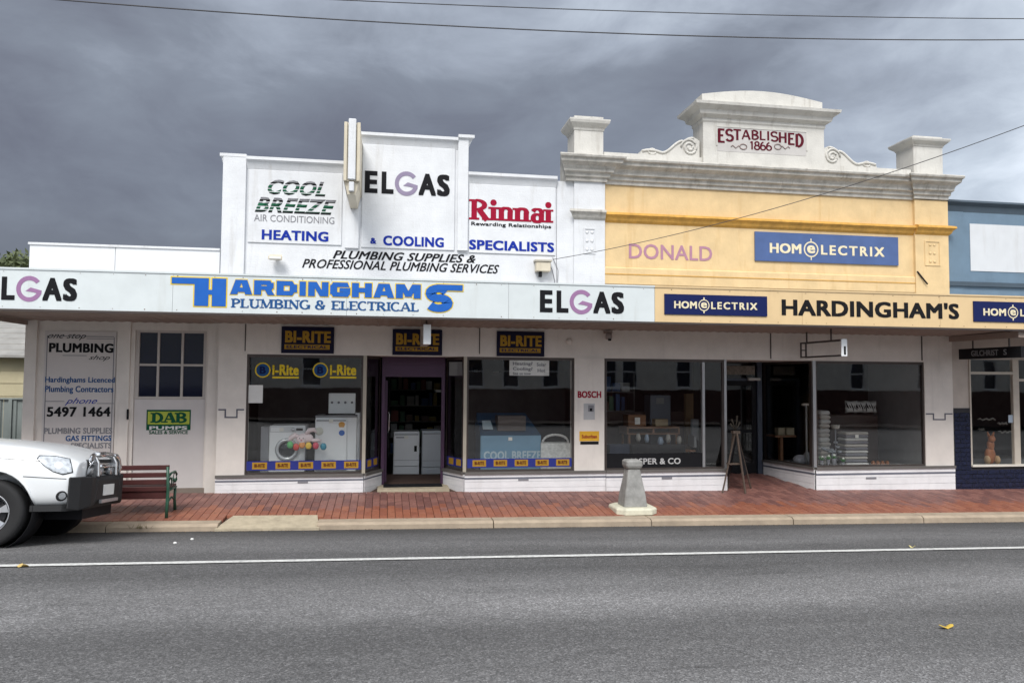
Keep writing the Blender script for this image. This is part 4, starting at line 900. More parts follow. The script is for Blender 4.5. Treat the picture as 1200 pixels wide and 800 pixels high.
# the big blue name: yellow outline cut a little larger behind blue letters
BLK = {   # heavy block letters, pieces on a unit square
 'A': [[(0, 0), (.30, 0), (.52, 1), (.22, 1)], [(.70, 0), (1, 0), (.78, 1), (.48, 1)], [(.22, .18), (.78, .18), (.72, .42), (.28, .42)]],
 'R': [[(0, 0), (.30, 0), (.30, 1), (0, 1)], [(.30, .76), (.86, .76), (.78, 1), (.30, 1)], [(.66, .50), (.94, .50), (.94, .84), (.66, .84)], [(.30, .38), (.86, .38), (.90, .58), (.30, .58)], [(.52, .38), (.80, .38), (1, 0), (.68, 0)]],
 'D': [[(0, 0), (.30, 0), (.30, 1), (0, 1)], [(.30, .75), (.90, .75), (.76, 1), (.30, 1)], [(.30, 0), (.76, 0), (.90, .25), (.30, .25)], [(.68, .2), (1, .25), (1, .75), (.68, .8)]],
 'I': [[(.1, 0), (.9, 0), (.9, 1), (.1, 1)]],
 'N': [[(0, 0), (.28, 0), (.28, 1), (0, 1)], [(.72, 0), (1, 0), (1, 1), (.72, 1)], [(.14, 1), (.42, 1), (.86, 0), (.58, 0)]],
 'G': [[(0, .2), (.30, .2), (.30, .8), (0, .8)], [(0, .75), (.96, .75), (.86, 1), (.14, 1)], [(.14, 0), (.90, 0), (1, .25), (0, .25)], [(.70, .2), (1, .2), (1, .52), (.70, .52)], [(.50, .38), (1, .38), (1, .58), (.50, .58)]],
 'H': [[(0, 0), (.30, 0), (.30, 1), (0, 1)], [(.70, 0), (1, 0), (1, 1), (.70, 1)], [(.28, .37), (.72, .37), (.72, .63), (.28, .63)]],
 'M': [[(0, 0), (.24, 0), (.24, 1), (0, 1)], [(.76, 0), (1, 0), (1, 1), (.76, 1)], [(.10, 1), (.34, 1), (.62, .12), (.38, .12)], [(.66, 1), (.90, 1), (.62, .12), (.38, .12)]],
 'S': [[(.08, .78), (1, .78), (1, 1), (.16, 1)], [(0, .52), (.30, .52), (.36, .94), (0, .88)], [(.04, .42), (.90, .42), (.98, .58), (.06, .60)], [(.68, .12), (1, .14), (1, .50), (.68, .54)], [(0, 0), (.86, 0), (.96, .24), (0, .24)]],
}
BW = {'I': .42, 'M': 1.25, 'A': 1.05}
def block(pieces, box_, grow, base, m):
    b = MB(); x0_, z0_, x1_, z1_ = box_
    for i, pc in enumerate(pieces):
        pp = [(x0_+p[0]*(x1_-x0_), z0_+p[1]*(z1_-z0_)) for p in pc]; cx = sum(p[0] for p in pp)/len(pp); cz = sum(p[1] for p in pp)/len(pp)
        hw_ = (max(p[0] for p in pp)-min(p[0] for p in pp))/2; hh_ = (max(p[1] for p in pp)-min(p[1] for p in pp))/2
        pp = [(cx+(p[0]-cx)*(1+grow/hw_), cz+(p[1]-cz)*(1+grow/hh_)) for p in pp]; b.prism(pp, FY-base, FY-base-.003-.0004*i)
    return b.build('big_letter', m, aw1)
def outlined(pieces, box_, grow=.017, up=0, fat=0): block(pieces, box_, grow+fat, up, bright_gold); block(pieces, box_, fat, .0058+up, sky_blue)
x_, z_ = lambda u, v=350: X(u, v, FA), lambda u, v: Z(u, v, FA)
za, zb = z_(247, 358.8), z_(247, 326.2); h1, h2 = x_(228), x_(265); tb = z_(215, 332.6); ww_ = h2-x_(201)
def uh(x, z): return ((x-x_(201))/ww_, (z-za)/(zb-za))
def rc(xa_, za_, xb_, zb_): a_, c_ = uh(xa_, za_), uh(xb_, zb_); return [(a_[0], a_[1]), (c_[0], a_[1]), (c_[0], c_[1]), (a_[0], c_[1])]
outlined([rc(x_(201), tb, h1+.05, zb), rc(h1, za, h1+.19, zb), rc(h2-.19, za, h2, zb), rc(h1+.15, (za+zb)/2-.035, h2-.15, (za+zb)/2+.035)], (x_(201), za, h2, zb))
r = rect(269, 330.5, 494, 347.6, FA); tot = sum(BW.get(c, 1) for c in 'ARDINGHAM'); cx = r[0]; un = (r[2]-r[0])/tot
for ch in 'ARDINGHAM': wq = BW.get(ch, 1)*un; outlined(BLK[ch], (cx+.022, r[1]+.012, cx+wq-.022, r[3]-.012), .013, 0, .010); cx += wq
r = rect(496, 333.4, 529, 365.4, FA); r3 = (r[0]+.05, r[1]+.05, r[2]-.03, r[3]-.05); serif_text('S', r3, FY, bright_gold, aw1, thick=.56, thin=.46, name='big_letter', serif=False, depth=.003); serif_text('S', r3, FY-.0060, sky_blue, aw1, thick=.46, thin=.36, name='big_letter', serif=False, depth=.003); r2 = rect(500, 333.6, 542, 341.2, FA)
outlined([[(0, .0), (1, .0), (1, 1), (0, 1)]], (r[0]+.20, r[3]-(r2[3]-r2[1])+.01, r2[2], r[3]), .015, .0035)
r = rect(271, 352.4, 491, 362.6, FA); wt_ = sum(GL[c][0] for c in 'PLUMBING & ELECTRICAL'); k_ = (r[2]-r[0])/wt_; cx = r[0]
for wd in ('PLUMBING', '&', 'ELECTRICAL'):
    l_ = sum(GL[c][0] for c in wd)*k_; serif_text(wd, (cx, r[1], cx+l_, r[3]), FY, teal_ink, aw1, thick=.26, thin=.12); cx += l_+GL[' '][0]*k_
# rusty fixings along both edges of the fascia sheets
sb = MB(); rs = random.Random(11); xx = -6.0
while xx < 14:
    for zz_ in (ZF0+.03, ZF1-.03):
        if rs.random() < .8: r_ = rs.uniform(.005, .009); sb.add([(xx+r_*math.cos(k*PI/3), FY-.004, zz_+r_*math.sin(k*PI/3)) for k in range(6)]+[(xx, FY-.008, zz_)], [(k, (k+1) % 6, 6) for k in range(6)])
    xx += rs.uniform(.35, .5)
o = sb.build('fixing', mat('rusty_fixing', (.16, .10, .07), .8), aw1); o['kind'] = 'stuff'
# small name boards on the yellow fascia
for i, r in enumerate(((778, 346, 898, 369.5), (1139.5, 354.5, 1259, 378))):
    a, c, d_, e_ = rect(*r, FA); t = thing('fascia_sign', ('navy name board on the yellow awning, left of the black lettering', 'navy name board on the yellow awning at the right edge')[i], 'sign', (a, FA, c), group='navy name boards on the yellow awning')
    bx('board', navy, t, a, d_, FA-.03, FA-.0125, c, e_); w_ = d_-a; h_ = e_-c; homelectrix((a+w_*.09, c+h_*.30, d_-w_*.10, c+h_*.66), FA-.03, t, cream_ink)
ptext("HARDINGHAM'S", 915.5, 352.7, 1123, 371.8, FA, ink, aw2, .012, bold=.035)
bx('end_beam', soffit_m, aw2, X(1112, 400, W), X(1112, 400, W)+.12, FA+.05, W, SZ-.10, SZ)
bx('end_beam', soffit_m, aw1, X(30, 400, WL), X(34, 400, WL), FA+.05, WL+.2, SZ-.07, SZ)
# ================================================================ LEFT NEIGHBOUR AND TREES
nx1 = X(28, 440, 17.5)
nb = thing('weatherboard_house', 'cream boarded house with ribbed grey roof beyond the office, at the left edge', 'house', (nx1-3, 17.5, 0))
e0, r0 = Z(12, 418, 17.5), Z(12, 378, 17.5)
NXa, NXb = -16, X(31.5, 440, 17.5)+.6
bx('wall', mat('cream_board', (.52, .46, .30), .7, var=.1, streak=.2), nb, NXa, NXb, 17.5, 24, -.1, e0)
b = MB()
for k in range(9): b.box(NXa, NXb, 17.47, 17.5, .1+k*.27, .1+k*.27+.255)
b.build('weatherboards', MATS['cream_board'], nb)
rb = mat('weathered_ribbed_roof', (.33, .32, .30), .6, metal=.2, var=.2)
for k in range(7):
    z0_ = e0+.03+k*(r0-e0)/5.5; MB().add([(NXa, 17.2+k*.30, z0_), (NXb+.3, 17.2+k*.30, z0_), (NXb+.3, 17.52+k*.30, z0_+(r0-e0)/5.5*.92), (NXa, 17.52+k*.30, z0_+(r0-e0)/5.5*.92), (NXa, 17.2+k*.30, z0_-.05), (NXb+.3, 17.2+k*.30, z0_-.05)], [(0, 1, 2, 3), (0, 4, 5, 1)]).build('roof_sheet', rb, nb)
fn = thing('sheet_fence', 'grey green ribbed metal fence in front of the cream house', 'fence', (-7, 15.5, 0)); fz = Z(15, 466, 15.5)
x = -12.0; fx1 = X(30, 480, 15.5); fm_ = mat('grey_green_sheet', (.22, .25, .24), .5, var=.1)
while x < fx1+.5:
    b = MB(); st = [(0, 0), (.1, 0), (.12, .02), (.22, .02), (.24, 0), (.34, 0), (.36, .02), (.46, .02), (.48, 0), (.5, 0)]
    b.add([(x+a, 15.5-c, .0) for a, c in st]+[(x+a, 15.5-c, fz-.03) for a, c in st], [(i, i+1, i+11, i+10) for i in range(9)]); b.build('panel', fm_, fn); x += .505
bx('rail', fm_, fn, -12, fx1+.5, 15.46, 15.53, fz-.03, fz)
for x in (-11, -8.7, X(11, 480, 15.5)): bx('post', fm_, fn, x, x+.06, 15.45, 15.475, 0, fz-.03)
def leaf_mat(name, c):
    m = mat(name, c, .6, var=.35, scale=.8); return m
def tree(u, v, Y, wid, hgt, lab):
    x, z = P(u, v, Y); t = thing('gum_tree', lab, 'tree', (x, Y, 0)); rnd = random.Random(int(u*7+v))
    b = MB().tube([(x, Y, -.3), (x+.1, Y, z*.3), (x-.15, Y, z*.55), (x+.05, Y, z*.8)], [.3, .24, .17, .08], 7)
    for k in range(7): a = rnd.uniform(0, 2*PI); b.tube([(x-.1, Y, z*(.4+.05*k)), (x+math.cos(a)*wid*.3, Y+math.sin(a)*wid*.3, z*(.6+.05*k))], [.08, .03], 5)
    b.build('trunk', mat('grey_bark', (.20, .17, .14), .9, var=.3), t)
    b = MB(); cl = [(rnd.uniform(-1, 1), rnd.uniform(-1, 1), rnd.uniform(-1, 1)) for _ in range(46)]
    cl = [c for c in cl if c[0]**2+c[1]**2+c[2]**2 < 1.0]
    for c in cl:
        cc = Vector((x+c[0]*wid/2, Y+c[1]*wid/2, z-hgt/2+c[2]*hgt/2)); r = rnd.uniform(.35, .75)
        for _ in range(150):
            d = Vector((rnd.gauss(0, 1), rnd.gauss(0, 1), rnd.gauss(0, .8))).normalized()*r*rnd.uniform(.3, 1); p = cc+d; s = rnd.uniform(.05, .11)
            a = Vector((rnd.gauss(0, 1), rnd.gauss(0, 1), rnd.gauss(0, 1))).normalized(); e_ = a.orthogonal().normalized()
            b.add([p+a*s*1.6, p+e_*s*.6, p-a*s*1.6, p-e_*s*.6], [(0, 1, 2, 3)])
    b.build('crown', leaf_mat('olive_leaves', (.075, .095, .035)), t)
tree(5, 304, 30, 3.8, 3.2, 'olive tree top showing over the awning at the left edge')
tree(24, 307, 34, 2.6, 2.4, 'smaller tree top over the awning beside the white parapet')
# ================================================================ THINGS FIXED TO THE BUILDINGS
ps = thing('projecting_sign', 'blank cream light box sign standing edge on from the white shop, above its parapet', 'sign', (X(412, 190, 12.2), W, Z(412, 190, 12.2)))
yf = 11.9; xc_ = X(412.3, 190, yf); sz0, sz1 = Z(412, 212, yf), Z(412, 143, yf)
crm = mat('aged_cream_enamel', (.60, .54, .42), .5, var=.1, streak=.3, scol=(.35, .28, .18))
MB().loft([[(xc_-.115, y, z) for y, z in ((yf+.04, sz0), (W+.1, sz0), (W+.1, sz1), (yf+.04, sz1))], [(xc_-.12, y, z) for y, z in ((yf+.04, sz0), (W+.1, sz0), (W+.1, sz1), (yf+.04, sz1))], [(xc_+.12, y, z) for y, z in ((yf+.04, sz0), (W+.1, sz0), (W+.1, sz1), (yf+.04, sz1))]], True, False).build('box', crm, ps)
bx('front_edge', white_wall, ps, xc_-.058, xc_+.058, yf-.02, yf+.04, sz0+.02, sz1+.05, ch=.01)
for s in (-1, 1): bx('edge_trim', crm, ps, xc_+s*.10-.025, xc_+s*.10+.025, yf+.0, yf+.039, sz0, sz1-.0, ch=.006)
MB().prism([(xc_-.11, sz0-.001), (xc_+.11, sz0-.001), (xc_+.06, sz0-.20), (xc_-.06, sz0-.20)], yf+.06, W-.045).build('bracket', crm, ps)
bx('tube_end', white_wall, ps, xc_-.04, xc_+.04, yf+.0, yf+.055, sz0-.16, sz0-.01, ch=.01); bx('top_lug', crm, ps, xc_-.05, xc_+.05, yf+.1, yf+.25, sz1, sz1+.07)
fl_ = thing('floodlight', 'small cream floodlight on the white wall above the blue awning lettering', 'lamp', (X(323, 301, W-.1), W, Z(323, 301)))
a, c, d_, e_ = rect(315, 298, 331.5, 304.5, W-.12)
MB().loft([[(a, W-.2, c), (d_, W-.2, c), (d_, W-.2, c+.05), (a, W-.2, c+.05)], [(a+.02, W-.1, c-.0), (d_-.02, W-.1, c-.0), (d_-.02, W-.1, e_), (a+.02, W-.1, e_)]], True, False).build('hood', crm, fl_)
bx('mount', crm, fl_, (a+d_)/2-.03, (a+d_)/2+.03, W-.1, W, c+.03, e_-.02); bx('lens', paper, fl_, a+.02, d_-.02, W-.215, W-.201, c+.005, c+.045)
a, c, d_, e_ = rect(628, 306.5, 645, 321.5, W-.12)
eb = thing('meter_box', 'cream electrical box with cables on the wall between the two shopfronts', 'electrical box', (a, W, c))
bx('box', crm, eb, a, d_, W-.15, W-.001, c+.05, e_, ch=.01); bx('cover', mat('worn_beige_cover', (.45, .42, .35), .6), eb, a-.02, d_+.02, W-.17, W-.0, e_, e_+.03)
bx('fuse', black_m, eb, a+.06, a+.11, W-.12, W-.05, c-.04, c+.049); MB().tube([(d_-.02, W-.03, e_), (d_+.05, W-.03, c+.1), (d_+.10, W-.03, c-.1), (d_+.02, W-.03, ZF1)], .008, 5).build('conduit', midgrey, eb)
MB().tube([(d_+.06, W-.02, e_+.10), (d_+.16, W-.02, c+.1), (d_+.14, W-.02, ZF1)], .006, 5).build('cable', midgrey, eb)
pc = thing('pole_stay', 'short dark stay bar at the foot of the yellow corner pilaster', 'bar', (X(1076, 322), W, Z(1076, 322)))
MB().tube([P(1075, 318, W-.07)[0:1]+(W-.07,)+P(1075, 318, W-.07)[1:], P(1087, 333, W-.1)[0:1]+(W-.1,)+P(1087, 333, W-.1)[1:]], .014, 6).build('rod', black_m, pc)
# hanging light box and the empty sign frame
hb = thing('hanging_light_box', 'slim white light box hanging edge on in front of the middle name board', 'sign', (X(500, 390, FA+.3), FA+.3, SZ))
xh = X(500.5, 390, FA+.35); zt_, zb_ = Z(500, 380, FA+.35), Z(500, 403.5, FA+.35)
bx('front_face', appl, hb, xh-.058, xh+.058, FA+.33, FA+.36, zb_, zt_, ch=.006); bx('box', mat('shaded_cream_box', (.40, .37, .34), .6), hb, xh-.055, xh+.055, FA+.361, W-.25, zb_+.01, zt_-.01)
for y in (FA+.55, W-.5): bx('hanger', bronze, hb, xh-.012, xh+.012, y, y+.02, zt_-.011, ZF0+.03)
hf = thing('empty_sign_frame', 'open brown sign frame hanging under the yellow awning with a small white end plate', 'sign', (X(990, 405, FA+.3), FA+.3, SZ))
yA, yB = FA+.30, W-.12; xg = X(989, 405, yA); z1g, z0g = Z(989, 397, yA), Z(989, 417.5, yA)
bx('end_plate', appl, hf, xg-.058, xg+.05, yA-.02, yA, z0g, z1g, ch=.005); bx('mark', black_m, hf, xg-.015, xg+.02, yA-.024, yA-.0205, z0g+.03, z0g+.17)
fb = MB(); xr = xg-.05
for x in (xr, xr+.10): fb.box(x-.01, x+.01, yA+.001, yB, z1g-.03, z1g-.005).box(x-.01, x+.01, yA+.001, yB, z0g+.005, z0g+.03).box(x-.011, x+.011, yB-.025, yB+.001, z0g+.005, z1g-.005)
fb.box(xr+.01, xr+.09, yB-.02, yB, z1g-.03, z1g-.01).box(xr+.01, xr+.09, yB-.02, yB, (z0g+z1g)/2-.01, (z0g+z1g)/2+.01).box(xr+.01, xr+.09, yB-.02, yB, z0g+.01, z0g+.03); fb.build('frame', bronze, hf)
for y in (yA+.28, yB-.22): bx('hanger', bronze, hf, xr-.01, xr+.01, y, y+.02, z1g-.004, ZF0+.03)
gy0, gy1 = W-.12, FA+.12; xs_g = X(1123.5, 415, gy0); gz1, gz0 = Z(1123.5, 409, gy0), Z(1123.5, 421, gy0)
gs = thing('hanging_shop_sign', 'long black sign with grey lettering hanging crosswise beside the tiled shop', 'sign', (xs_g, gy0, gz0), rz=-PI/2)
ln = gy0-gy1; MB().box(0, ln, 0, .10, 0, gz1-gz0).build('board', black_m, gs, local=True)
def loctext(s, box, par, m, **k):
    o = text(s, box, 0, m, None, **k); o.parent = par; return o
loctext('GILCHRIST', (ln*.22, .05, ln*.66, gz1-gz0-.04), gs, mat('dull_grey_letter', (.22, .23, .24), .6), bold=.02); loctext('S', (ln*.74, .05, ln*.79, gz1-gz0-.04), gs, MATS['dull_grey_letter'], bold=.02)
for x in (.3, ln-.3): MB().box(x-.01, x+.01, .04, .06, gz1-gz0, ZF0+.03-gz0).build('hanger', bronze, gs, local=True)
# camera, sconce, small marks on the bulkhead
x, z = P(713, 396, W-.1); t = thing('security_camera', 'small round security camera under the awning above the brand poster pillar', 'camera', (x, W, z))
MB().lathe([(.001, .10), (.055, .10), (.06, .04), (.055, .0), (.001, -.01)], (x, W-.12, z-.02), 'z', 12).build('dome', mat('grey_camera_body', (.35, .30, .28), .5), t); bx('mount', soffit_m, t, x-.06, x+.06, W-.14, W, z+.085, z+.13); MB().lathe([(.001, 0), (.03, 0), (.03, -.03), (.001, -.03)], (x, W-.175, z-.02), 'z', 10).build('lens', black_m, t)
x, z = P(667, 400, W-.03); tag(MB().lathe([(.055, 0), (.055, -.03), (.04, -.045), (.001, -.05)], (x, W-.001, z), 'y', 14).build('junction_box', beige, None), 'round beige junction box on the bulkhead left of the camera', 'junction box')
# pillar notices
a, c, d_, e_ = rect(677, 458, 704.5, 466, W-.015)
text('BOSCH', (a, c, d_, e_), W-.016, red_ink, ws, bold=.035)
t = thing('brand_poster', 'small grey pictured notice on the white pillar, above the yellow sticker', 'poster', (X(690), W, Z(690, 482)))
a, c, d_, e_ = rect(684, 472.5, 697, 491.5, W-.016); bx('sheet', mat('pale_grey_print', (.42, .42, .43), .6), t, a, d_, W-.019, W-.016, c, e_); bx('picture', midgrey, t, a+.08, d_-.02, W-.021, W-.0191, c+.14, e_-.03); bx('picture', ink, t, a+.11, d_-.05, W-.0225, W-.0211, c+.15, c+.2)
t = thing('yellow_sticker', 'orange yellow sticker with black foot low on the white pillar', 'sticker', (X(690), W, Z(690, 512)))
a, c, d_, e_ = rect(679, 505, 702, 516.5, W-.016); bx('sheet', mat('orange_yellow_print', (.70, .38, .02), .5), t, a, d_, W-.02, W-.016, c, e_); text('Suburban', (a+.04, c+.05, d_-.04, e_-.06), W-.0201, red_ink, t, bold=.02)
a2, c2, d2, e2 = rect(680, 517, 701.5, 520.5, W-.016); bx('foot', ink, t, a2, d2, W-.02, W-.016, c2, e2)
# ================================================================ SHOP WINDOW DISPLAYS
FZ = RZ-.035
def washer(x0, x1, y0, zt_, lab, front=True):
    t = thing('washing_machine', lab, 'washing machine', ((x0+x1)/2, y0, FZ)); d = .58
    bx('body', appl, t, x0, x1, y0, y0+d, FZ+.02, zt_, ch=.015); bx('plinth', appl_g, t, x0+.02, x1-.02, y0+.02, y0+d-.02, FZ, FZ+.02)
    if front:
        cx, cz = (x0+x1)/2, FZ+(zt_-FZ)*.50; r = .19
        MB().lathe([(r*.72, 0), (r, -.005), (r*1.02, -.025), (r*.85, -.04), (r*.7, -.03), (r*.68, .0)], (cx, y0, cz), 'y', 28).build('door_ring', mat('bright_ring', (.65, .67, .69), .25, metal=.4), t)
        MB().lathe([(r*.70, -.012), (r*.45, -.035), (.001, -.045)], (cx, y0, cz), 'y', 24).build('door_glass', mat('smoked_glass', (.03, .035, .04), .1), t)
        bx('control_panel', mat('cool_panel', (.62, .64, .66), .3), t, x0+.01, x1-.01, y0-.008, y0, zt_-.11, zt_-.015, ch=.003)
        bx('drawer', appl, t, x0+.03, x0+.18, y0-.014, y0-.008, zt_-.10, zt_-.03, ch=.002); MB().lathe([(.03, 0), (.028, -.025), (.001, -.027)], (x1-.2, y0-.008, zt_-.065), 'y', 14).build('knob', alloy, t); bx('display', ink, t, x1-.15, x1-.04, y0-.011, y0-.008, zt_-.085, zt_-.045)
    return t
Yd = W+.42
a, c, d_, e_ = rect(315, 498.5, 357.5, 541, Yd); washer(a, d_, Yd, e_, 'white front loading washing machine in the left shop window')
bx('shaded_washer_side', appl_g, None, a-.14, a-.01, Yd+.05, Yd+.5, FZ, e_-.02); o = C.objects['shaded_washer_side'] if 'shaded_washer_side' in C.objects else None  # added box: the front loader's dark left side, shade put into its grey
tag(bpy.data.objects['shaded_washer_side'], 'grey box added as the shaded left side of the front loader', 'cabinet')
a, c, d_, e_ = rect(369, 488, 406.5, 541, Yd)
t = thing('fridge', 'white cube fridge with energy stickers right of the front loader', 'fridge', (a, Yd, FZ))
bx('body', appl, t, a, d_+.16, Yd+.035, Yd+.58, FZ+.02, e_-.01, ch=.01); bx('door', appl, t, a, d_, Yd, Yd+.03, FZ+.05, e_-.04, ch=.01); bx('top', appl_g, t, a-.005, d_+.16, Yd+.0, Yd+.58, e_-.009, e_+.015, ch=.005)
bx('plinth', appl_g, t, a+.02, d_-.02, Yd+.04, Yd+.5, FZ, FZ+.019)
sx0, sz_ = P(400.5, 497, Yd); MB().prism([(sx0+.055*math.cos(k*PI/6), sz_+.045*math.sin(k*PI/6)) for k in range(7)]+[(sx0-.04, sz_-.05), (sx0+.04, sz_-.05)], Yd-.003, Yd).build('energy_sticker', mat('orange_energy_label', (.65, .32, .05), .5), t)
sx0, sz_ = P(400.5, 507, Yd); MB().prism([(sx0+.05*math.cos(k*PI/6), sz_+.05*math.sin(k*PI/6)) for k in range(12)], Yd-.003, Yd).build('water_sticker', sky_blue, t)
MB().lathe([(.07, 0), (.06, -.004), (.001, -.005)], (P(374, 505, Yd)[0], Yd, P(374, 505, Yd)[1]), 'y', 16).build('round_label', mat('pale_cream_label', (.6, .6, .52), .5), t)
Ye = W+.80
a, c, d_, e_ = rect(385, 460.5, 416.5, 485, Ye); t = thing('cooktop_range', 'white upright cooker with four control knobs behind the cube fridge', 'cooker', (a, Ye, FZ))
bx('splashback', appl, t, a, d_, Ye, Ye+.05, c, e_, ch=.01); bx('body', appl, t, a, d_+.08, Ye+.051, Ye+.55, FZ, c+.02, ch=.01); bx('hob', black_m, t, a-.05, d_, Ye-.02, Ye-.001, c-.03, c+.01)
for k in range(4): MB().lathe([(.022, 0), (.02, -.02), (.001, -.022)], (a+.06+(d_-a-.12)*k/3, Ye, (c+e_)/2+.02), 'y', 10).build('knob', midgrey, t)
# rabbit garland: a pink white plush rabbit lying over coloured eggs
gx, gz_ = P(358, 513, W+.16)
rbm = mat('pale_pink_plush', (.68, .58, .60), .95, bump=.6, bscale=150)
def blob(b, c, r, seg=12):
    rings = []
    for i in range(1, 8):
        a = PI*i/8; rings.append([(c[0]+r[0]*math.sin(a)*math.cos(2*PI*k/seg), c[1]+r[1]*math.sin(a)*math.sin(2*PI*k/seg), c[2]+r[2]*math.cos(a)) for k in range(seg)])
    b.loft(rings, True, True); return b
t = thing('plush_rabbit', 'pale pink rabbit figure stuck on the glass above a row of coloured eggs', 'toy', (gx, W+.16, gz_))
b = MB(); blob(b, (gx, W+.16, gz_), (.13, .05, .085)); blob(b, (gx-.06, W+.13, gz_-.02), (.085, .045, .075)); b.tube([(gx-.1, W+.15, gz_+.02), (gx-.17, W+.14, gz_+.05), (gx-.24, W+.14, gz_+.0), (gx-.27, W+.14, gz_-.06)], [.03, .045, .04, .012]); b.tube([(gx+.0, W+.15, gz_+.06), (gx+.06, W+.14, gz_+.13), (gx+.14, W+.14, gz_+.14), (gx+.18, W+.14, gz_+.09)], [.028, .042, .036, .012]); blob(b, (gx+.17, W+.15, gz_-.04), (.09, .04, .035)); b.build('body', rbm, t)
for dx in (-.09, -.03): MB().lathe([(.009, 0), (.006, -.006), (.001, -.008)], (gx+dx, W+.086, gz_+.0), 'y', 8).build('eye', ink, t)
MB().lathe([(.014, 0), (.010, -.008), (.001, -.01)], (gx-.06, W+.084, gz_-.03), 'y', 8).build('nose', mat('pink_nose', (.55, .2, .25), .6), t)
for i, (u, v, c) in enumerate(((340, 521, (.10, .42, .14)), (347, 523.5, (.55, .06, .05)), (354, 521, (.65, .28, .08)), (361.5, 522, (.70, .48, .05)), (370, 522, (.50, .04, .08)), (379, 523, (.02, .22, .32)))):
    x, z = P(u, v, W+.12); nm = ('green', 'red', 'orange', 'yellow', 'crimson', 'teal')[i]; b = MB(); blob(b, (x, W+.12, z), (.052, .03, .062), 12); tag(b.build('painted_egg', mat('egg_'+nm, c, .5, var=.2, scale=30), None), '%s painted egg in the row under the rabbit' % nm, 'egg', 'painted eggs under the rabbit')
tag(bx('dark_stand', black_m, None, X(358), X(369), Yd+.1, Yd+.4, FZ, Z(363, 527, Yd)), 'black stand between the front loader and the cube fridge', 'stand')
# appliances in the doorway
Yi = W+1.7; fl0 = gz(0)-.02
for i, (u0, v0, u1, v1) in enumerate(((461, 505.5, 491.5, 546), (494.5, 504.5, 520, 547))):
    a, c, d_, e_ = rect(u0, v0, u1, v1, Yi); t = thing('freezer', ('white freezer with dark latch standing inside the plum door, left one', 'plain greyish freezer standing inside the plum door, right one')[i], 'freezer', (a, Yi, fl0), group='freezers inside the doorway')
    bm_ = mat('white_appliance_%s' % 'ab'[i], ((.72, .74, .75), (.52, .55, .58))[i], .3, var=.04); bx('body', bm_, t, a, d_, Yi+.03, Yi+.6, fl0+.05, e_, ch=.01); bx('door', bm_, t, a+.005, d_-.005, Yi, Yi+.028, c, e_-.03, ch=.008); bx('kick_plate', black_m, t, a+.01, d_-.01, Yi+.04, Yi+.5, fl0, c-.01)
    if i == 0:
        bx('latch', ink, t, d_-.1, d_-.05, Yi-.015, Yi, (c+e_)/2-.05, (c+e_)/2+.06); bx('badge', midgrey, t, a+.05, a+.2, Yi-.004, Yi, e_-.12, e_-.1)
tag(bx('ceiling_light', paper, None, X(510, 458, W+3), X(518, 458, W+3), W+2.8, W+3.2, Z(514, 459, W+3), Z(514, 456.5, W+3)), 'small pale light fitting deep inside the plum doorway', 'light')
# cooler display in the second window
Yc = W+.35; a, c, d_, e_ = rect(563, 510, 634, 539.5, Yc)
lb = mat('light_blue_panel', (.16, .30, .42), .4, var=.1); db = mat('deep_blue_slope', (.03, .075, .14), .4)
t = thing('rooftop_cooler', 'light blue evaporative cooler with sloping lid and pale lettering in the middle window', 'air cooler', (a, Yc, FZ))
bx('front_panel', lb, t, a, d_, Yc, Yc+.03, FZ, e_, ch=.008); bx('housing', db, t, a+.02, d_-.02, Yc+.031, Yc+.9, FZ, e_-.02)
zt2 = Z(598, 484, Yc+.5); MB().add([(a-.0, Yc+.0, e_+.003), (d_, Yc+.0, e_+.003), (d_-.18, Yc+.62, zt2), (a+.0, Yc+.62, zt2), (a, Yc+.9, e_+.003), (d_, Yc+.9, e_+.003)], [(0, 1, 2, 3), (3, 2, 5, 4), (0, 3, 4), (1, 5, 2), (0, 4, 5, 1)]).build('sloping_lid', db, t)
text('COOL BREEZE', (a+.06, c+.02, d_+.0, c+.17), Yc-.001, mat('pale_blue_print', (.45, .55, .60), .5), t, bold=.03)
a2, c2, d2, e2 = rect(583, 487, 615.5, 503, Yc+.1); bx('vent_box', mat('brown_grey_box', (.085, .07, .065), .6), t, a2, d2, Yc+.05, Yc+.4, c2-.02, e2)
a2, c2, d2, e2 = rect(566, 493, 578, 503, Yc+.1); MB().add([(a2, Yc+.10, c2), (d2, Yc+.10, c2), (d2-.03, Yc+.26, e2), (a2, Yc+.26, e2)], [(0, 1, 2, 3)]).build('label_plate', mat('pale_blue_print', (.4, .5, .6)), t)
Yb = W+.30; a, c, d_, e_ = rect(634, 519, 668, 539, Yb); t = thing('wicker_basket', 'white basket with an arched handle right of the blue cooler', 'basket', (a, Yb, FZ))
bw = mat('white_wicker', (.62, .62, .60), .7, var=.25, scale=25, bump=.8, bscale=60)
MB().box(a, d_, Yb, Yb+.02, FZ, e_).box(a, d_, Yb+.3, Yb+.32, FZ, e_).box(a, a+.02, Yb+.02, Yb+.3, FZ, e_).box(d_-.02, d_, Yb+.02, Yb+.3, FZ, e_).box(a+.02, d_-.02, Yb+.02, Yb+.3, FZ, FZ+.02).build('body', bw, t)
hh = Z(651, 508, Yb)-e_; MB().tube([((a+d_)/2-(d_-a)*.44*math.cos(k*PI/12), Yb+.02, e_-.02+hh*math.sin(k*PI/12)**.7) for k in range(13)], .022, 7).build('handle', bw, t)
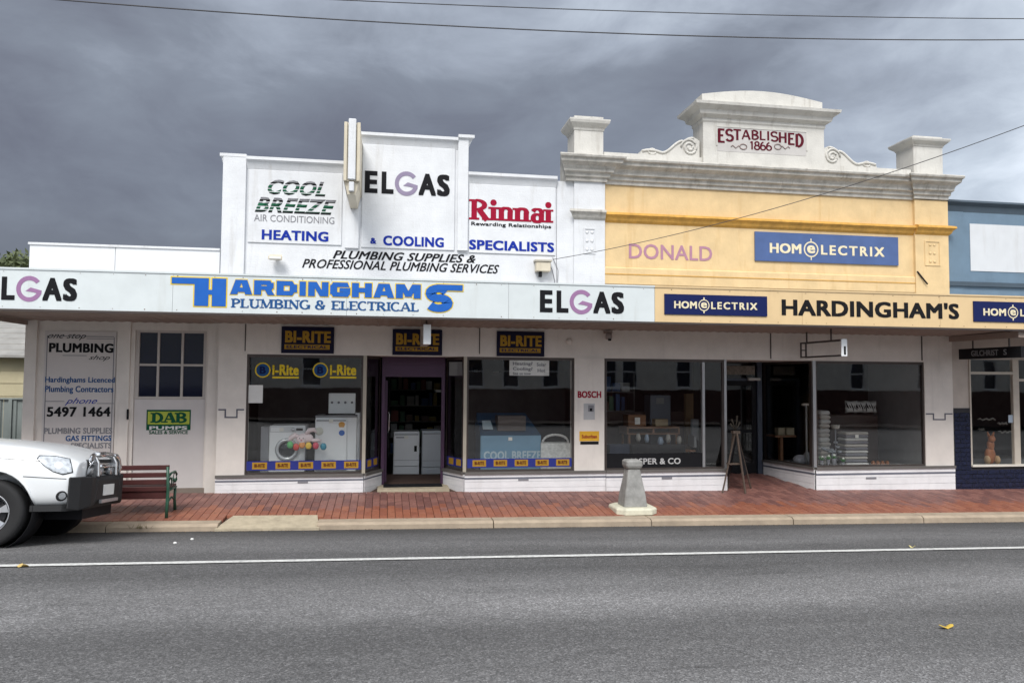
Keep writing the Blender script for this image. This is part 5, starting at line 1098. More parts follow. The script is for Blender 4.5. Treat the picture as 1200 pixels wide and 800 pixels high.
# window three: table, boxes, heater, chairs
Yt = W+.75
a, c, d_, e_ = rect(735, 500, 796.5, 509, Yt); t = thing('side_table', 'brown wooden table with open shelf in the window of the yellow shop', 'table', (a, Yt, FZ))
bx('top', wood_m, t, a, d_, Yt, Yt+.5, e_-.03, e_, ch=.004); bx('shelf', wood_m, t, a, d_, Yt+.0, Yt+.5, c, c+.025, ch=.004)
for x in (a, (a+d_)/2-.015, d_-.03): bx('divider', wood_m, t, x, x+.03, Yt, Yt+.5, c+.026, e_-.031)
for x in (a+.03, d_-.07):
    for y in (Yt+.02, Yt+.42): bx('leg', wood_m, t, x, x+.04, y, y+.04, FZ, c)
tz_ = e_
def box_item(nm, lab, cat, m, u0, v0, u1, v1, Y, dep, zb=None, grp=None, lid=None):
    a, c, d_, e_ = rect(u0, v0, u1, v1, Y); zb = c if zb is None else zb; t = thing(nm, lab, cat, (a, Y, zb), group=grp)
    bx('body', m, t, a, d_, Y, Y+dep, zb, e_, ch=.008)
    if lid: bx('lid', lid, t, a-.005, d_+.005, Y-.004, Y+dep+.004, e_+.001, e_+.03, ch=.004)
    return t
card = mat('orange_brown_carton', (.20, .09, .04), .7, var=.2)
t = box_item('carton', 'orange brown carton on the left end of the wooden table', 'box', card, 736, 486, 757, 499.5, Yt+.1, .3, tz_+.002); a, c, d_, e_ = rect(744, 489, 750, 497, Yt+.1); bx('label', paper, t, a, d_, Yt+.097, Yt+.1, c, e_)
t = box_item('glass_cabinet', 'tall grey panelled cabinet standing behind the wooden table', 'cabinet', mat('grey_cabinet', (.10, .115, .14), .4), 762, 463, 786, 500, Yt+.55, .35, FZ, lid=black_m); a, c, d_, e_ = rect(769, 466, 778, 473, Yt+.55); bx('label', mid_int, t, a, d_, Yt+.545, Yt+.55, c, e_)
box_item('cloth_bundle', 'small tan bundle on the right end of the wooden table', 'bundle', mat('tan_cloth', (.32, .25, .16), .9, var=.2), 768, 491, 783, 499.5, Yt+.1, .2, tz_+.002)
box_item('tan_cupboard', 'tan door of a cupboard near the right of the yellow shop window', 'cupboard', mat('tan_board', (.16, .10, .045), .7), 804, 461, 826, 500, Yt+.7, .12, FZ)
box_item('grey_monitor', 'small pale grey panel standing in front of the tan cupboard', 'panel', mat('pale_panel', (.30, .31, .32), .5), 811, 491, 823, 501, Yt+.4, .08, FZ+.45)
bx('glass_stand', black_m, None, X(811, 500, Yt+.4)-.0, X(823, 500, Yt+.4), Yt+.4, Yt+.48, FZ, FZ+.449); tag(bpy.data.objects['glass_stand'], 'black stand carrying the pale grey panel', 'stand')
navyb = mat('navy_blanket', (.02, .03, .06), .9); box_item('blanket_box', 'low navy chest along the foot of the yellow shop window', 'chest', navyb, 714, 521, 745, 534, W+.55, .25, FZ); box_item('carton', 'low brown carton by the pillar in the yellow shop window', 'box', mat('brown_carton', (.13, .075, .045), .8), 712, 535, 724, 544, W+.25, .2, FZ)
for i, (u, v, r) in enumerate(((748, 512, .05), (758, 513, .045), (783, 513, .05), (774, 516, .06), (796, 515, .05))):
    x, z = P(u, v, W+.5); tag(MB().lathe([(.001, -.08), (r*.6, -.08), (r, -.02), (r*.7, .05), (r*.4, .07), (.001, .07)], (x, W+.5, z), 'z', 12).build('vase', mat('pale_vase_%s' % 'ab'[i % 2], ((.30, .28, .25), (.22, .27, .34))[i % 2], .4), None), ('leftmost small pale vase under the wooden table', 'blue grey vase second from the left under the wooden table', 'pale vase below the right end of the wooden table', 'blue grey vase under the middle of the wooden table', 'pale vase just right of the wooden table')[i], 'vase', 'vases below the table')
st_x = X(766, 520, W+.5); tag(bx('display_step', black_m, None, X(740, 520, W+.45), X(802, 520, W+.45), W+.4, W+.62, FZ, Z(770, 518.0, W+.5)-.08+.04), 'long black display step carrying the vases', 'step')
t = thing('wire_chair', 'dark chair with splayed legs at the right of the yellow shop window', 'chair', (X(808, 530, W+.6), W+.6, FZ)); xk, yk = X(806, 520, W+.6), W+.6
bx('seat', wood_m, t, xk-.16, xk+.16, yk-.0, yk+.32, FZ+.28, FZ+.31, ch=.006); bx('backrest', grey_metal, t, xk+.13, xk+.18, yk+.0, yk+.30, FZ+.36, FZ+.58, ch=.01)
for sx_, sy in ((-1, 0), (1, 0), (-1, 1), (1, 1)): MB().tube([(xk+sx_*.12, yk+.04+sy*.24, FZ+.28), (xk+sx_*.18, yk+.0+sy*.32, FZ)], .013, 6).build('leg', grey_metal, t)
# recessed window and window four: towels, cushions, table, flowers
Yw = W+.42
def towel_stack(u0, v0, u1, v1, Y, cols, lab, n):
    a, c, d_, e_ = rect(u0, v0, u1, v1, Y); t = thing('towel_stack', lab, 'towels', ((a+d_)/2, Y, FZ)); H = (e_-FZ)/n
    for k in range(n): j = random.uniform(-.012, .012); bx('towel', cols[k % len(cols)], t, a+j, d_+j, Y, Y+.3, FZ+k*H+.002, FZ+(k+1)*H-.003, ch=H*.35)
tw_ = [mat('towel_white', (.50, .49, .47), .95, bump=.5, bscale=120), mat('towel_stripe', (.17, .17, .19), .95, bump=.5, bscale=120), mat('towel_cream', (.42, .39, .35), .95, bump=.5, bscale=120)]
towel_stack(991, 506, 1018, 541, Yw, [tw_[0], tw_[1], tw_[2], tw_[1]], 'tall striped stack of folded grey and white towels in the right window', 11)
towel_stack(961.5, 481, 974, 521, Yw+.25, [tw_[2], tw_[0]], 'narrow pale stack of folded throws at the left of the right window', 12)
box_item('display_shelf', 'dark brown dresser carrying the striped cushions in the right window', 'dresser', mat('dark_stained_wood', (.03, .014, .010), .5), 973, 486, 1029, 520, Yw+.5, .4, FZ)
for i, (u, s) in enumerate(((997, 0), (1008, 1), (1020, 0))):
    x, z = P(u, 476.5, Yw+.62); t = thing('cushion', ('leftmost black and white striped cushion on the dresser', 'middle black and white striped cushion on the dresser', 'rightmost black and white striped cushion on the dresser')[i], 'cushion', (x, Yw+.62, z), group='striped cushions on the dresser')
    MB().loft([[(x+px2*f*.13, Yw+.62+dy, z+pz2*f*.14) for px2, pz2 in ((-1, -.9), (0, -.8), (1, -.9), (.9, 0), (1, .9), (0, .8), (-1, .9), (-.9, 0))] for f, dy in ((.3, -.062), (.75, -.05), (1, 0), (.75, .05), (.3, .06))], True, True).build('cover', tw_[0], t)
    for k in range(-2, 3):
        xk_ = x+k*.045; MB().tube([(xk_-.035, Yw+.575+abs(k)*.008, z+.09), (xk_-.01, Yw+.562+abs(k)*.008, z+.02), (xk_+.012, Yw+.562+abs(k)*.008, z-.02), (xk_+.035, Yw+.575+abs(k)*.008, z-.09)], [.006, .016, .016, .006], 5).build('stripe', ink, t)
x, z = P(979, 502, Yw); t = thing('table_lamp', 'small pale lamp with a cut off shade above the flowers', 'lamp', (x, Yw, FZ)); MB().lathe([(.045, 0), (.07, -.0), (.07, .01), (.085, .07), (.08, .07)], (x, Yw, z), 'z', 14).build('shade', tw_[2], t); MB().lathe([(.06, FZ-z), (.06, FZ-z+.02), (.012, FZ-z+.04), (.012, .0)], (x, Yw, z), 'z', 10).build('stem', tw_[1], t)
gl = mat('pot_plant_green', (.06, .28, .05), .6, var=.4, scale=20)
for i, (u, v) in enumerate(((963, 538), (970.5, 537), (977, 536), (987.5, 540))):
    x, z = P(u, v, W+.28); b = MB(); rn = random.Random(i)
    for k in range(26):
        a = rn.uniform(0, 6.28); r = rn.uniform(.02, .08); p = Vector((x, W+.28, z-.03)); q_ = p+Vector((math.cos(a)*r, math.sin(a)*r, rn.uniform(.02, .09))); s = Vector((-math.sin(a), math.cos(a), 0))*.014; b.add([p-s*.3, q_*.5+p*.5-s, q_, q_*.5+p*.5+s], [(0, 1, 2, 3)])
    t = thing('artificial_plant', ('first green plant from the left on the right window sill', 'second green plant from the left on the right window sill', 'third green plant from the left on the right window sill', 'green plant with white flower beside the towel stack')[i], 'plant', (x, W+.28, z), group='small plants along the window sill'); b.build('leaves', gl, t); b2 = MB(); blob(b2, (x, W+.26, z+.05), (.022, .022, .02), 8); b2.build('flower', mat('white_petals', (.75, .78, .70), .6), t); MB().lathe([(.03, FZ-z), (.035, -.02), (.03, -.02)], (x, W+.28, z), 'z', 10).build('pot', tw_[1], t)
gb = MB(); rn = random.Random(5)
b = MB()
for k in range(9): x, z = P(966+k*2.4, 524+rn.uniform(-6, 6), Yw-.05); blob(b, (x, Yw-.02, z), (.05, .04, .028), 8)
x, z = P(976, 527, Yw); b.tube([(x, Yw+.0, FZ), (x, Yw, z)], .03, 7); tag(b.build('grey_foliage_vase', mat('silver_grey_leaf', (.20, .22, .24), .8, var=.4, scale=20), None), 'silvery grey bunch of dried leaves behind the small plants', 'dried flowers')
for i, u in enumerate((1024, 1029.5, 1035, 1040.5)):
    x, z = P(u, 541, W+.45); tag(MB().prism([(x-.035, FZ), (x+.035, FZ), (x+.03, FZ+.05), (x+.005, FZ+.09), (x-.025, FZ+.06)], W+.45, W+.5).build('wooden_ornament', mat('orange_ornament', (.30, .12, .05), .6), None), '%s small orange ornament on the floor of the right window' % ('leftmost', 'second', 'third', 'rightmost')[i], 'ornament', 'orange ornaments in a row')
Yg = W+1.0
a, c, d_, e_ = rect(908, 510, 933, 512, Yg+.3); t = thing('small_table', 'small table with two cream boxes behind the slanted glass of the deep doorway', 'table', (a, Yg+.3, FZ)); bx('top', wood_m, t, a, d_, Yg+.3, Yg+.7, c, e_); bx('leg', wood_m, t, (a+d_)/2-.03, (a+d_)/2+.03, Yg+.45, Yg+.55, FZ, c)
for i, (u0, u1) in enumerate(((912, 920), (922, 931))): box_item('cream_box', ('left cream box on the small table', 'right cream box on the small table')[i], 'box', mat('dim_cream', (.26, .22, .15), .7), u0, 501, u1, 509.5, Yg+.35, .15, e_+.002, grp='cream boxes on the small table')
x, z = P(944.5, 475, W+.55); t = thing('coat_stand', 'thin pale stand with a cross top just left of the grey corner post', 'stand', (x, W+.55, FZ)); MB().tube([(x, W+.55, FZ), (x, W+.55, z)], .02, 7).build('pole', mid_int, t); bx('cross_top', tw_[2], t, x-.08, x+.08, W+.52, W+.58, z, z+.04)
x, z = P(938, 541, W+.7); b = MB(); blob(b, (x, W+.7, FZ+.10), (.16, .1, .10), 10); blob(b, (x+.12, W+.66, FZ+.13), (.09, .08, .13), 10); tag(b.build('grey_cushion', tw_[1], None), 'slumped grey cushion at the foot of the slanted glass', 'cushion')
# blue shop window: the orange carved animal
Yo = W+.4; x, z = P(1159.5, 508, Yo); om = mat('orange_carved_wood', (.38, .12, .03), .5, var=.3, scale=14); t = thing('carved_animal', 'orange carved seated animal in the window of the tiled shop', 'ornament', (x, Yo, szl-.04))
b = MB(); zf = szl-.04; blob(b, (x, Yo, zf+.17), (.11, .08, .18)); blob(b, (x, Yo-.02, zf+.38), (.075, .06, .12)); blob(b, (x, Yo-.05, zf+.50), (.07, .07, .075)); b.tube([(x-.04, Yo-.03, zf+.55), (x-.07, Yo-.03, zf+.64)], [.03, .012], 7); b.tube([(x+.04, Yo-.03, zf+.55), (x+.07, Yo-.03, zf+.64)], [.03, .012], 7); b.build('body', om, t)
for s in (-1, 1): b = MB(); blob(b, (x+s*.11, Yo-.05, zf+.09), (.045, .08, .09), 10); b.build('foot', mat('pale_carved_foot', (.50, .32, .16), .6), t)
a, c, d_, e_ = rect(1181.5, 486, 1186.5, 495, W+.02); tag(bx('hours_card', mat('pale_blue_card', (.35, .42, .50), .6), None, a, d_, W+.012, W+.018, c, e_), 'tiny pale blue card on the glass beside the cream mullion', 'notice')
for i, (u0, v0, u1) in enumerate(((1146, 491, 1166), (1147, 503, 1153), (1169, 496, 1180), (1170, 506, 1186))):
    xa_, za_ = P(u0, v0, Yo+.3); xb_, _ = P(u1, v0, Yo+.3); b = MB(); b.tube([(xa_+(xb_-xa_)*k/8, Yo+.3, za_+.02*math.sin(k*2.1)) for k in range(9)], .018, 6); tag(b.build('driftwood_stick', mat('pale_stick', (.22, .21, .19), .8), None), '%s pale twisted stick behind the carved animal' % ('upper left', 'lower left', 'upper right', 'lower right')[i], 'stick', 'pale sticks behind the carved animal')
# ================================================================ STREET FURNITURE
def bollard():
    x, y = gnd(741, 597.5, zp); z = zp(x, y)+.004; t = thing('stone_bollard', 'grey tapered stone bollard on a whitish pad at the kerb, before the yellow shop', 'bollard', (x, y, z))
    s = X(766, 598, y)-X(716, 598, y); h = s/2*.93; ztop = Z(740, 538, y); b = MB()
    def oct_(r, z_, cut): return [(x+p*r, y+q*r, z_) for p, q in ((-1, -1+cut), (-1+cut, -1), (1-cut, -1), (1, -1+cut), (1, 1-cut), (1-cut, 1), (-1+cut, 1), (-1, 1-cut))]
    b.loft([oct_(h*1.0, z-.03, .35), oct_(h*1.0, z+.05, .35), oct_(h*.93, z+.075, .35)], True, False).build('pad', boll_b, t, .008)
    w0 = (X(754.5, 590, y-.1)-X(727.5, 590, y-.1))/2; w1 = (X(747, 550, y)-X(733, 550, y))/2; zc = Z(740, 549, y); b = MB()
    b.loft([oct_(w0, z+.076, .12), oct_(w0*.82+w1*.18, z+.076+(zc-z)*.25, .12), oct_(w1*1.0, zc, .12)], True, False).build('shaft', boll_m, t, .006)
    wc = (X(749, 541, y)-X(730, 541, y))/2; b = MB(); b.loft([oct_(w1, zc+.001, .12), oct_(wc*.93, zc+.035, .15), oct_(wc, zc+.06, .15), oct_(wc, ztop-.025, .15), oct_(wc*.78, ztop, .15)], True, False).build('cap', boll_m, t, .006)
bollard()
def bench():
    # back turned to the street; seat and armrests towards the shop
    x1, y0 = gnd(194.5, 606.5, zp); y0 = max(y0, YK+.36); x1 = X(195, 600, y0); z = zp(x1, y0); L_b = 1.75; x0 = x1-L_b
    t = thing('park_bench', 'oxblood slatted bench with green iron ends, back to the street, beside the white car', 'bench', (x1, y0, z))
    zt_ = Z(196, 543.5, y0); H = zt_-z
    dep = .46
    for x in (x1, x0+.04):
        ir = MB()
        ir.tube([(x, y0+.00, z), (x, y0+.03, z+.20), (x, y0+.05, z+H*.52), (x, y0+.0, z+H*.95)], [.022, .024, .022, .02], 7)
        ir.tube([(x, y0+dep, z+.002-.0), (x, y0+dep-.05, z+.2), (x, y0+dep-.03, z+H*.50)], [.024, .02, .02], 7)
        ir.tube([(x, y0+.05, z+H*.50), (x, y0+dep, z+H*.50)], .02, 7)
        ir.tube([(x, y0+.02, z+H*.74), (x, y0+.2, z+H*.80), (x, y0+dep-.05, z+H*.80), (x, y0+dep+.03, z+H*.74), (x, y0+dep+.02, z+H*.63), (x, y0+dep-.04, z+H*.60), (x, y0+dep-.06, z+H*.66)], .016, 7)
        ir.tube([(x, y0+.10, z+H*.50)]+[(x, y0+.17+.07*math.cos(PI-a*.7), z+H*.63+.07*math.sin(PI-a*.7)) for a in range(9)], .011, 6)
        ir.tube([(x, y0+.03, z+.2), (x, y0+dep/2, z+.26), (x, y0+dep-.05, z+.2)], .014, 6)
        ir.tube([(x, y0+.3, z+H*.52), (x, y0+.34, z+H*.62), (x, y0+.3, z+H*.70), (x, y0+.36, z+H*.78)], .011, 6)
        ir.build('end_frame', green_iron, t)
    for k, zz_ in enumerate((.93, .79, .66, .53)):
        yy_ = y0+.02+.03*(1-zz_); bx('back_slat', slat_m, t, x0+.02, x1+.01, yy_+.022, yy_+.05, z+H*zz_-.035+.0, z+H*zz_+.033, ch=.006)
    for k in range(5): yy_ = y0+.07+k*.08; bx('seat_slat', slat_m, t, x0+.02, x1+.01, yy_, yy_+.065, z+H*.50+.021, z+H*.50+.05, ch=.006)
    bx('seat_apron', slat_m, t, x0+.06, x1-.03, y0+.078, y0+.10, z+H*.34, z+H*.49, ch=.006)
bench()
def easel():
    x, y = gnd(866, 571, lambda x, y: zp(x, y)); y = W-.18; x0 = X(860, 540, y); t = thing('folding_board', 'dark wooden folding board seen edge on at the mouth of the deep doorway', 'board', (x0, y, zp(x0, y)))
    m = mat('weathered_easel_wood', (.085, .06, .045), .7, var=.25, scale=15)
    def at(u, v, Y): a, c = P(u, v, Y); return (a, Y, c)
    top = Z(862, 508, y)
    xt = X(862, 508, y)
    for (u, v, Y, r) in ((846.5, 574, y-.02, .016), (873.5, 576, y-.08, .02)): px0, _ = P(u, v, Y); MB().tube([(xt, Y+.03, top+.02), (px0, Y, zp(px0, Y))], r, 6, False).build('leg', m, t)
    px0 = X(880, 570, y+.3); MB().tube([(xt+.05, y+.06, top+.01), (px0, y+.3, zp(px0, y+.3))], .018, 6, False).build('leg', m, t)
    px0 = X(853, 570, y+.3); MB().tube([(xt-.02, y+.06, top), (px0, y+.3, zp(px0, y+.3))], .016, 6, False).build('leg', m, t)
    def fl(u, v, Y): q_ = X(u, v, Y); return Vector((q_, Y, zp(q_, Y)))
    A0, A1 = fl(873.5, 576, y-.08), fl(880, 570, y+.3); T0, T1 = Vector((xt, y-.05, top+.02)), Vector((xt+.05, y+.06, top+.01)); nrm = Vector((.012, 0, .004))
    def bl(t, s): return (T0.lerp(A0, t)).lerp(T1.lerp(A1, t), s)
    pp = [bl(.05, .12), bl(.05, .88), bl(.72, .9), bl(.72, .1)]
    MB().add([tuple(p-nrm) for p in pp]+[tuple(p+nrm) for p in pp], [(0, 1, 2, 3), (7, 6, 5, 4), (0, 4, 5, 1), (1, 5, 6, 2), (2, 6, 7, 3), (3, 7, 4, 0)]).build('chalk_panel', black_m, t)
    B0, B1 = fl(846.5, 574, y-.02), fl(853, 570, y+.3)
    def bl2(t, s): return (T0.lerp(B0, t)).lerp(T1.lerp(B1, t), s)
    pp = [bl2(.05, .12), bl2(.05, .88), bl2(.72, .9), bl2(.72, .1)]
    MB().add([tuple(p-nrm) for p in pp]+[tuple(p+nrm) for p in pp], [(0, 1, 2, 3), (7, 6, 5, 4), (0, 4, 5, 1), (1, 5, 6, 2), (2, 6, 7, 3), (3, 7, 4, 0)]).build('chalk_panel', black_m, t)
    a, c, d_, e_ = rect(853, 541, 866, 546, y); bx('shelf', m, t, a, d_, y-.04, y+.06, c+.03, c+.055); bx('top_block', m, t, xt-.05, xt+.08, y-.02, y+.08, top+.0, top+.05)
    t2 = thing('dried_stems', 'dark dried stems tied to the top of the easel', 'dried flowers', (xt, y, top)); b = MB()
    for a, l_ in ((-.9, .12), (-.35, .20), (.15, .26), (.7, .14)): b.tube([(xt, y+.02, top+.06), (xt+math.sin(a)*l_*.6, y+.0, top+.06+l_*.6), (xt+math.sin(a)*l_, y+.02, top+.06+l_)], [.008, .012, .02], 5)
    b.build('stems', mat('dark_stem', (.035, .028, .02), .9), t2)
easel()
# ================================================================ CAR
def car():
    S = 1.0
    yn = 9.36
    xh, zh = P(-20, 601, yn)
    tilt = .045; hw = .925
    cy = yn+hw
    zg = zr(xh, yn+.12)
    t = thing('white_utility_car', 'white dual cab utility with alloy bull bar parked along the kerb at the left edge', 'car', (xh, cy, zr(xh, cy)))
    t.rotation_euler = (math.atan((zr(xh, cy+.8)-zr(xh, cy-.8))/1.6), math.atan(GR), 0)
    # cross sections (x, zb, wb, wm, zs, ws, ze, we, zc)
    secs = [(.90, .45, .70, .76, .81, .745, .925, .66, .955), (.885, .44, .76, .80, .82, .775, .94, .68, .97), (.84, .43, .82, .845, .83, .815, .965, .70, .995), (.70, .42, .865, .89, .87, .86, 1.005, .74, 1.04), (.45, .42, .895, .91, .93, .885, 1.04, .77, 1.085),
        (.0, .42, .905, .925, .985, .905, 1.085, .79, 1.14), (-.45, .42, .905, .92, 1.02, .905, 1.115, .80, 1.17), (-.75, .40, .905, .915, 1.03, .905, 1.125, .83, 1.18), (-1.5, .38, .905, .915, 1.03, .905, 1.10, .86, 1.11),
        (-2.6, .38, .905, .915, 1.03, .905, 1.10, .86, 1.11), (-3.2, .42, .905, .915, 1.03, .905, 1.10, .88, 1.11), (-4.05, .48, .90, .91, 1.03, .90, 1.10, .88, 1.11)]
    rings = []
    for x, zb, wb, wm, zs, ws_, ze, we, zc in secs:
        q_ = .025 if x > .8 else .05 if x > .6 else .09; zs += .04; ze += q_; zc += q_; x = x*.97 if x > .5 else x
        h = [(wb*.75, zb), (wb, zb+.05), (wm, zb+(zs-zb)*.45), (wm*.998, zb+(zs-zb)*.75), (ws_, zs), ((ws_+we)/2, (zs+ze)/2+.025), (we, ze), (we*.6, (ze+zc)/2+.012), (we*.25, zc)]
        rings.append([(x, p[0], p[1]) for p in h]+[(x, -p[0], p[1]) for p in reversed(h)])
    b = MB(); b.loft(rings, True, True); body = b.build('body', car_p, t, local=True)
    sub = body.modifiers.new('s', 'SUBSURF'); sub.levels = sub.render_levels = 3
    cutters = []
    def cut_cyl(x, z, r, ya, yb):
        c = MB().lathe([(r, 0), (r, yb-ya)], (x, ya, z), 'y', 40).build('cut', car_b, None, local=True); C.objects.unlink(c); C.objects.link(c); cutters.append(c)
        c.parent = t; m = body.modifiers.new('b', 'BOOLEAN'); m.operation = 'DIFFERENCE'; m.object = c; m.solver = 'EXACT'
    R = .382
    for xw in (0, -3.2):
        cut_cyl(xw, R+.02, .465, -1.1, -.52); cut_cyl(xw, R+.02, .465, .52, 1.1)
    bpy.context.view_layer.update(); dg = bpy.context.evaluated_depsgraph_get()
    me = bpy.data.meshes.new_from_object(body.evaluated_get(dg)); body.modifiers.clear(); body.data = me
    for c in cutters: bpy.data.objects.remove(c)
    bmx = bmesh.new(); bmx.from_mesh(me)
    # drop the engine bay floor faces are kept; split sharp cut edges
    bmesh.ops.split_edges(bmx, edges=[e for e in bmx.edges if e.is_manifold and e.calc_face_angle(0) > .7]); bmx.to_mesh(me)
    me.materials.clear(); me.materials.append(car_p)
    bvh = BVHTree.FromBMesh(bmx)
    def patch(name, m, poly, dr, org, lift=.004, n=18, par=t, thick=0):
        # poly in (a, z); a runs along the horizontal axis across the ray direction
        dr = Vector(dr).normalized(); ax_ = Vector((-dr.y, dr.x, 0)).normalized(); bmq = bmesh.new()
        vs = [bmq.verts.new((p[0], p[1], 0)) for p in poly]; bmq.faces.new(vs)
        for k in range(1, n):
            for ax2, lo, hi in ((0, min(p[0] for p in poly), max(p[0] for p in poly)), (1, min(p[1] for p in poly), max(p[1] for p in poly))):
                co = [0, 0, 0]; no = [0, 0, 0]; co[ax2] = lo+(hi-lo)*k/n; no[ax2] = 1; bmesh.ops.bisect_plane(bmq, geom=bmq.verts[:]+bmq.edges[:]+bmq.faces[:], plane_co=co, plane_no=no)
        for q in bmq.verts:
            o_ = Vector(org)+ax_*q.co.x+Vector((0, 0, q.co.y)); hit = bvh.ray_cast(o_-dr*2, dr)
            q.co = hit[0]-dr*lift if hit[0] else o_
        me_ = bpy.data.meshes.new(name); 
        for f in bmq.faces: f.smooth = True
        bmesh.ops.recalc_face_normals(bmq, faces=bmq.faces[:]); bmq.to_mesh(me_); bmq.free(); me_.materials.append(m); o = bpy.data.objects.new(name, me_); C.objects.link(o); o.parent = par
        if thick: q = o.modifiers.new('t', 'SOLIDIFY'); q.thickness = thick; q.offset = 0
        return o
    lampm = mat('clear_lamp', (.50, .53, .56), .12, var=.35, scale=22, coat=1, metal=.5)
    for sgn in (-1, 1):
        dr = (-.45, -sgn*.9, 0); dn = Vector(dr).normalized(); ax_ = Vector((-dn.y, dn.x, 0))
        # choose polygon so that a grows towards the nose
        s2 = 1 if ax_.x > 0 else -1
        pl = [(-.155, 1.0), (-.13, 1.035), (.02, 1.03), (.17, 1.0), (.20, .85), (.10, .825), (.0, .86), (-.09, .925)]
        pl = [(s2*a, z) for a, z in pl]
        if s2 < 0: pl = pl[::-1]
        hl_ = patch('headlight', lampm, pl, dr, (.62, sgn*.85, 0), lift=.008, thick=.012)
        # bright reflector bowl and dark edge line inside the lamp
        pl2 = [(a*1.05, .93+(z-.93)*1.10) for a, z in pl]; patch('lamp_surround', car_b, pl2, dr, (.62, sgn*.85, 0), lift=.003)
        patch('reflector', alloy, [(s2*(.06+.045*math.cos(k*PI/7)), .93+.04*math.sin(k*PI/7)) for k in range(14)], dr, (.62, sgn*.85, 0), lift=.016, n=6, par=t)
        # fog lamp
        dr = (-.6, -sgn*.8, 0)
        patch('fog_lamp_recess', car_b, [(.055*math.cos(k*PI/8), .575+.06*math.sin(k*PI/8)) for k in range(16)], dr, (.72, sgn*.82, 0), lift=.003, n=6)
        patch('fog_lamp', lampm, [(.035*math.cos(k*PI/8), .575+.04*math.sin(k*PI/8)) for k in range(16)], dr, (.725, sgn*.82, 0), lift=.010, n=5)
        # panel gaps
        dr = (0, -sgn, 0); sx_ = 1 if Vector((-dr[1], 0, 0)).x > 0 else -1
        def ln_(x0_, z0_, x1_, z1_, w_=.0045):
            d = Vector((x1_-x0_, z1_-z0_)).normalized(); n_ = Vector((-d.y, d.x))*w_; pp = [(x0_+n_.x, z0_+n_.y), (x1_+n_.x, z1_+n_.y), (x1_-n_.x, z1_-n_.y), (x0_-n_.x, z0_-n_.y)]
            patch('panel_gap', car_b, [(sx_*a, z) for a, z in pp], dr, (0, sgn*.9, 0), lift=.0015, n=8)
        ln_(.34, .80, .78, .77); ln_(-.85, .50, -.85, 1.06); ln_(-.28, 1.035, .48, .975, .004)
        # wheel arch lip
        for xw in (0, -3.2):
            pts = []
            for k in range(0, 21):
                a = math.radians(-12+204*k/20); o_ = Vector((xw+.475*math.cos(a), sgn*2, R+.02+.475*math.sin(a))); h_ = bvh.ray_cast(o_, Vector((0, -sgn, 0))); 
                if h_[0] and o_.z > .4: pts.append(h_[0]+Vector((0, sgn*.004, 0)))
            if len(pts) > 3: MB().tube(pts, .014, 8).build('arch_lip', car_p, t, local=True)
            # wheel well liner
            MB().lathe([(.455, sgn*.50), (.455, sgn*.86), (.45, sgn*.86), (.45, sgn*.50)], (xw, 0, R+.02), 'y', 30)  .build('wheel_well', black_m, t, local=True)
    # front: grille, bumper valance, bull bar
    gr = MB().box(.80, .885, -.50, .50, .80, .99, ch=.01).build('grille', car_b, t, local=True)
    for k in range(3): MB().box(.8855, .90, -.48, .48, .83+k*.05, .84+k*.05).build('grille_bar', chrome, gr, local=True)
    MB().loft([[(x, y, z) for y, z in ((-w_, .40), (w_, .40), (w_, .47), (-w_, .47))] for x, w_ in ((.42, .86), (.75, .84), (.88, .74))], True, False).build('under_valance', car_b, t, local=True)
    MB().box(-.38, .86, -.5, .5, .28, .5).build('engine_tray', black_m, t, local=True); MB().box(-4.0, -.38, -.45, .45, .30, .46).build('chassis', black_m, t, local=True)
    MB().tube([(0, -.75, R), (0, .75, R)], .05, 8).build('axle', black_m, t, local=True); MB().tube([(-3.2, -.75, R), (-3.2, .75, R)], .06, 8).build('axle', black_m, t, local=True)
    bb = MB()
    bb.loft([[(x, y, z) for x, z in ((.84, .44), (.92, .44), (.97, .50), (.97, .74), (.93, .79), (.84, .79))] for y in (-.42, .42)], True, False); bar = bb.build('bull_bar_beam', car_b, t, local=True, bevel=.01)
    for s in (-1, 1):
        MB().loft([[(.80, s*.84, .41), (.82, s*.87, .42), (.82, s*.87, .79), (.80, s*.84, .79)], [(.86, s*.72, .40), (.90, s*.74, .40), (.90, s*.74, .79), (.86, s*.72, .79)], [(.86, s*.46, .42), (.965, s*.56, .43), (.965, s*.56, .79), (.86, s*.46, .79)], [(.86, s*.421, .44), (.97, s*.421, .45), (.97, s*.421, .78), (.86, s*.421, .78)]], True, False).build('bull_bar_wing', car_b, t, local=True, bevel=.012)
    MB().box(.971, 1.0, -.30, .30, .46, .50).build('lower_lip', alloy, t, local=True)
    mb_ = mat('brushed_bar', (.62, .63, .64), .3, metal=.85)
    for s in (-1, 1):
        MB().loft([[(.87, s*.32-.03, .78), (.96, s*.32-.03, .78), (.96, s*.32+.03, .78), (.87, s*.32+.03, .78)], [(.86, s*.32-.03, .95), (.95, s*.32-.03, .95), (.95, s*.32+.03, .95), (.86, s*.32+.03, .95)], [(.84, s*.31-.03, 1.02), (.91, s*.31-.03, 1.03), (.91, s*.31+.03, 1.03), (.84, s*.31+.03, 1.02)]], True, False).build('upright', mb_, t, local=True, bevel=.01)
        MB().tube([(.90, s*.50, .79), (.92, s*.52, .88), (.91, s*.49, .98), (.90, s*.42, 1.03), (.88, s*.31, 1.04)], .032, 10).build('hoop_side', chrome, t, local=True)
    MB().tube([(.88, -.32, 1.04), (.89, 0, 1.055), (.88, .32, 1.04)], .034, 10).build('hoop_top', chrome, t, local=True)
    MB().tube([(.92, -.30, .90), (.93, 0, .905), (.92, .30, .90)], .024, 10).build('hoop_middle', chrome, t, local=True)
    pl_ = MB().box(.972, .978, -.19, .19, .545, .68).build('number_plate', paper, t, local=True)
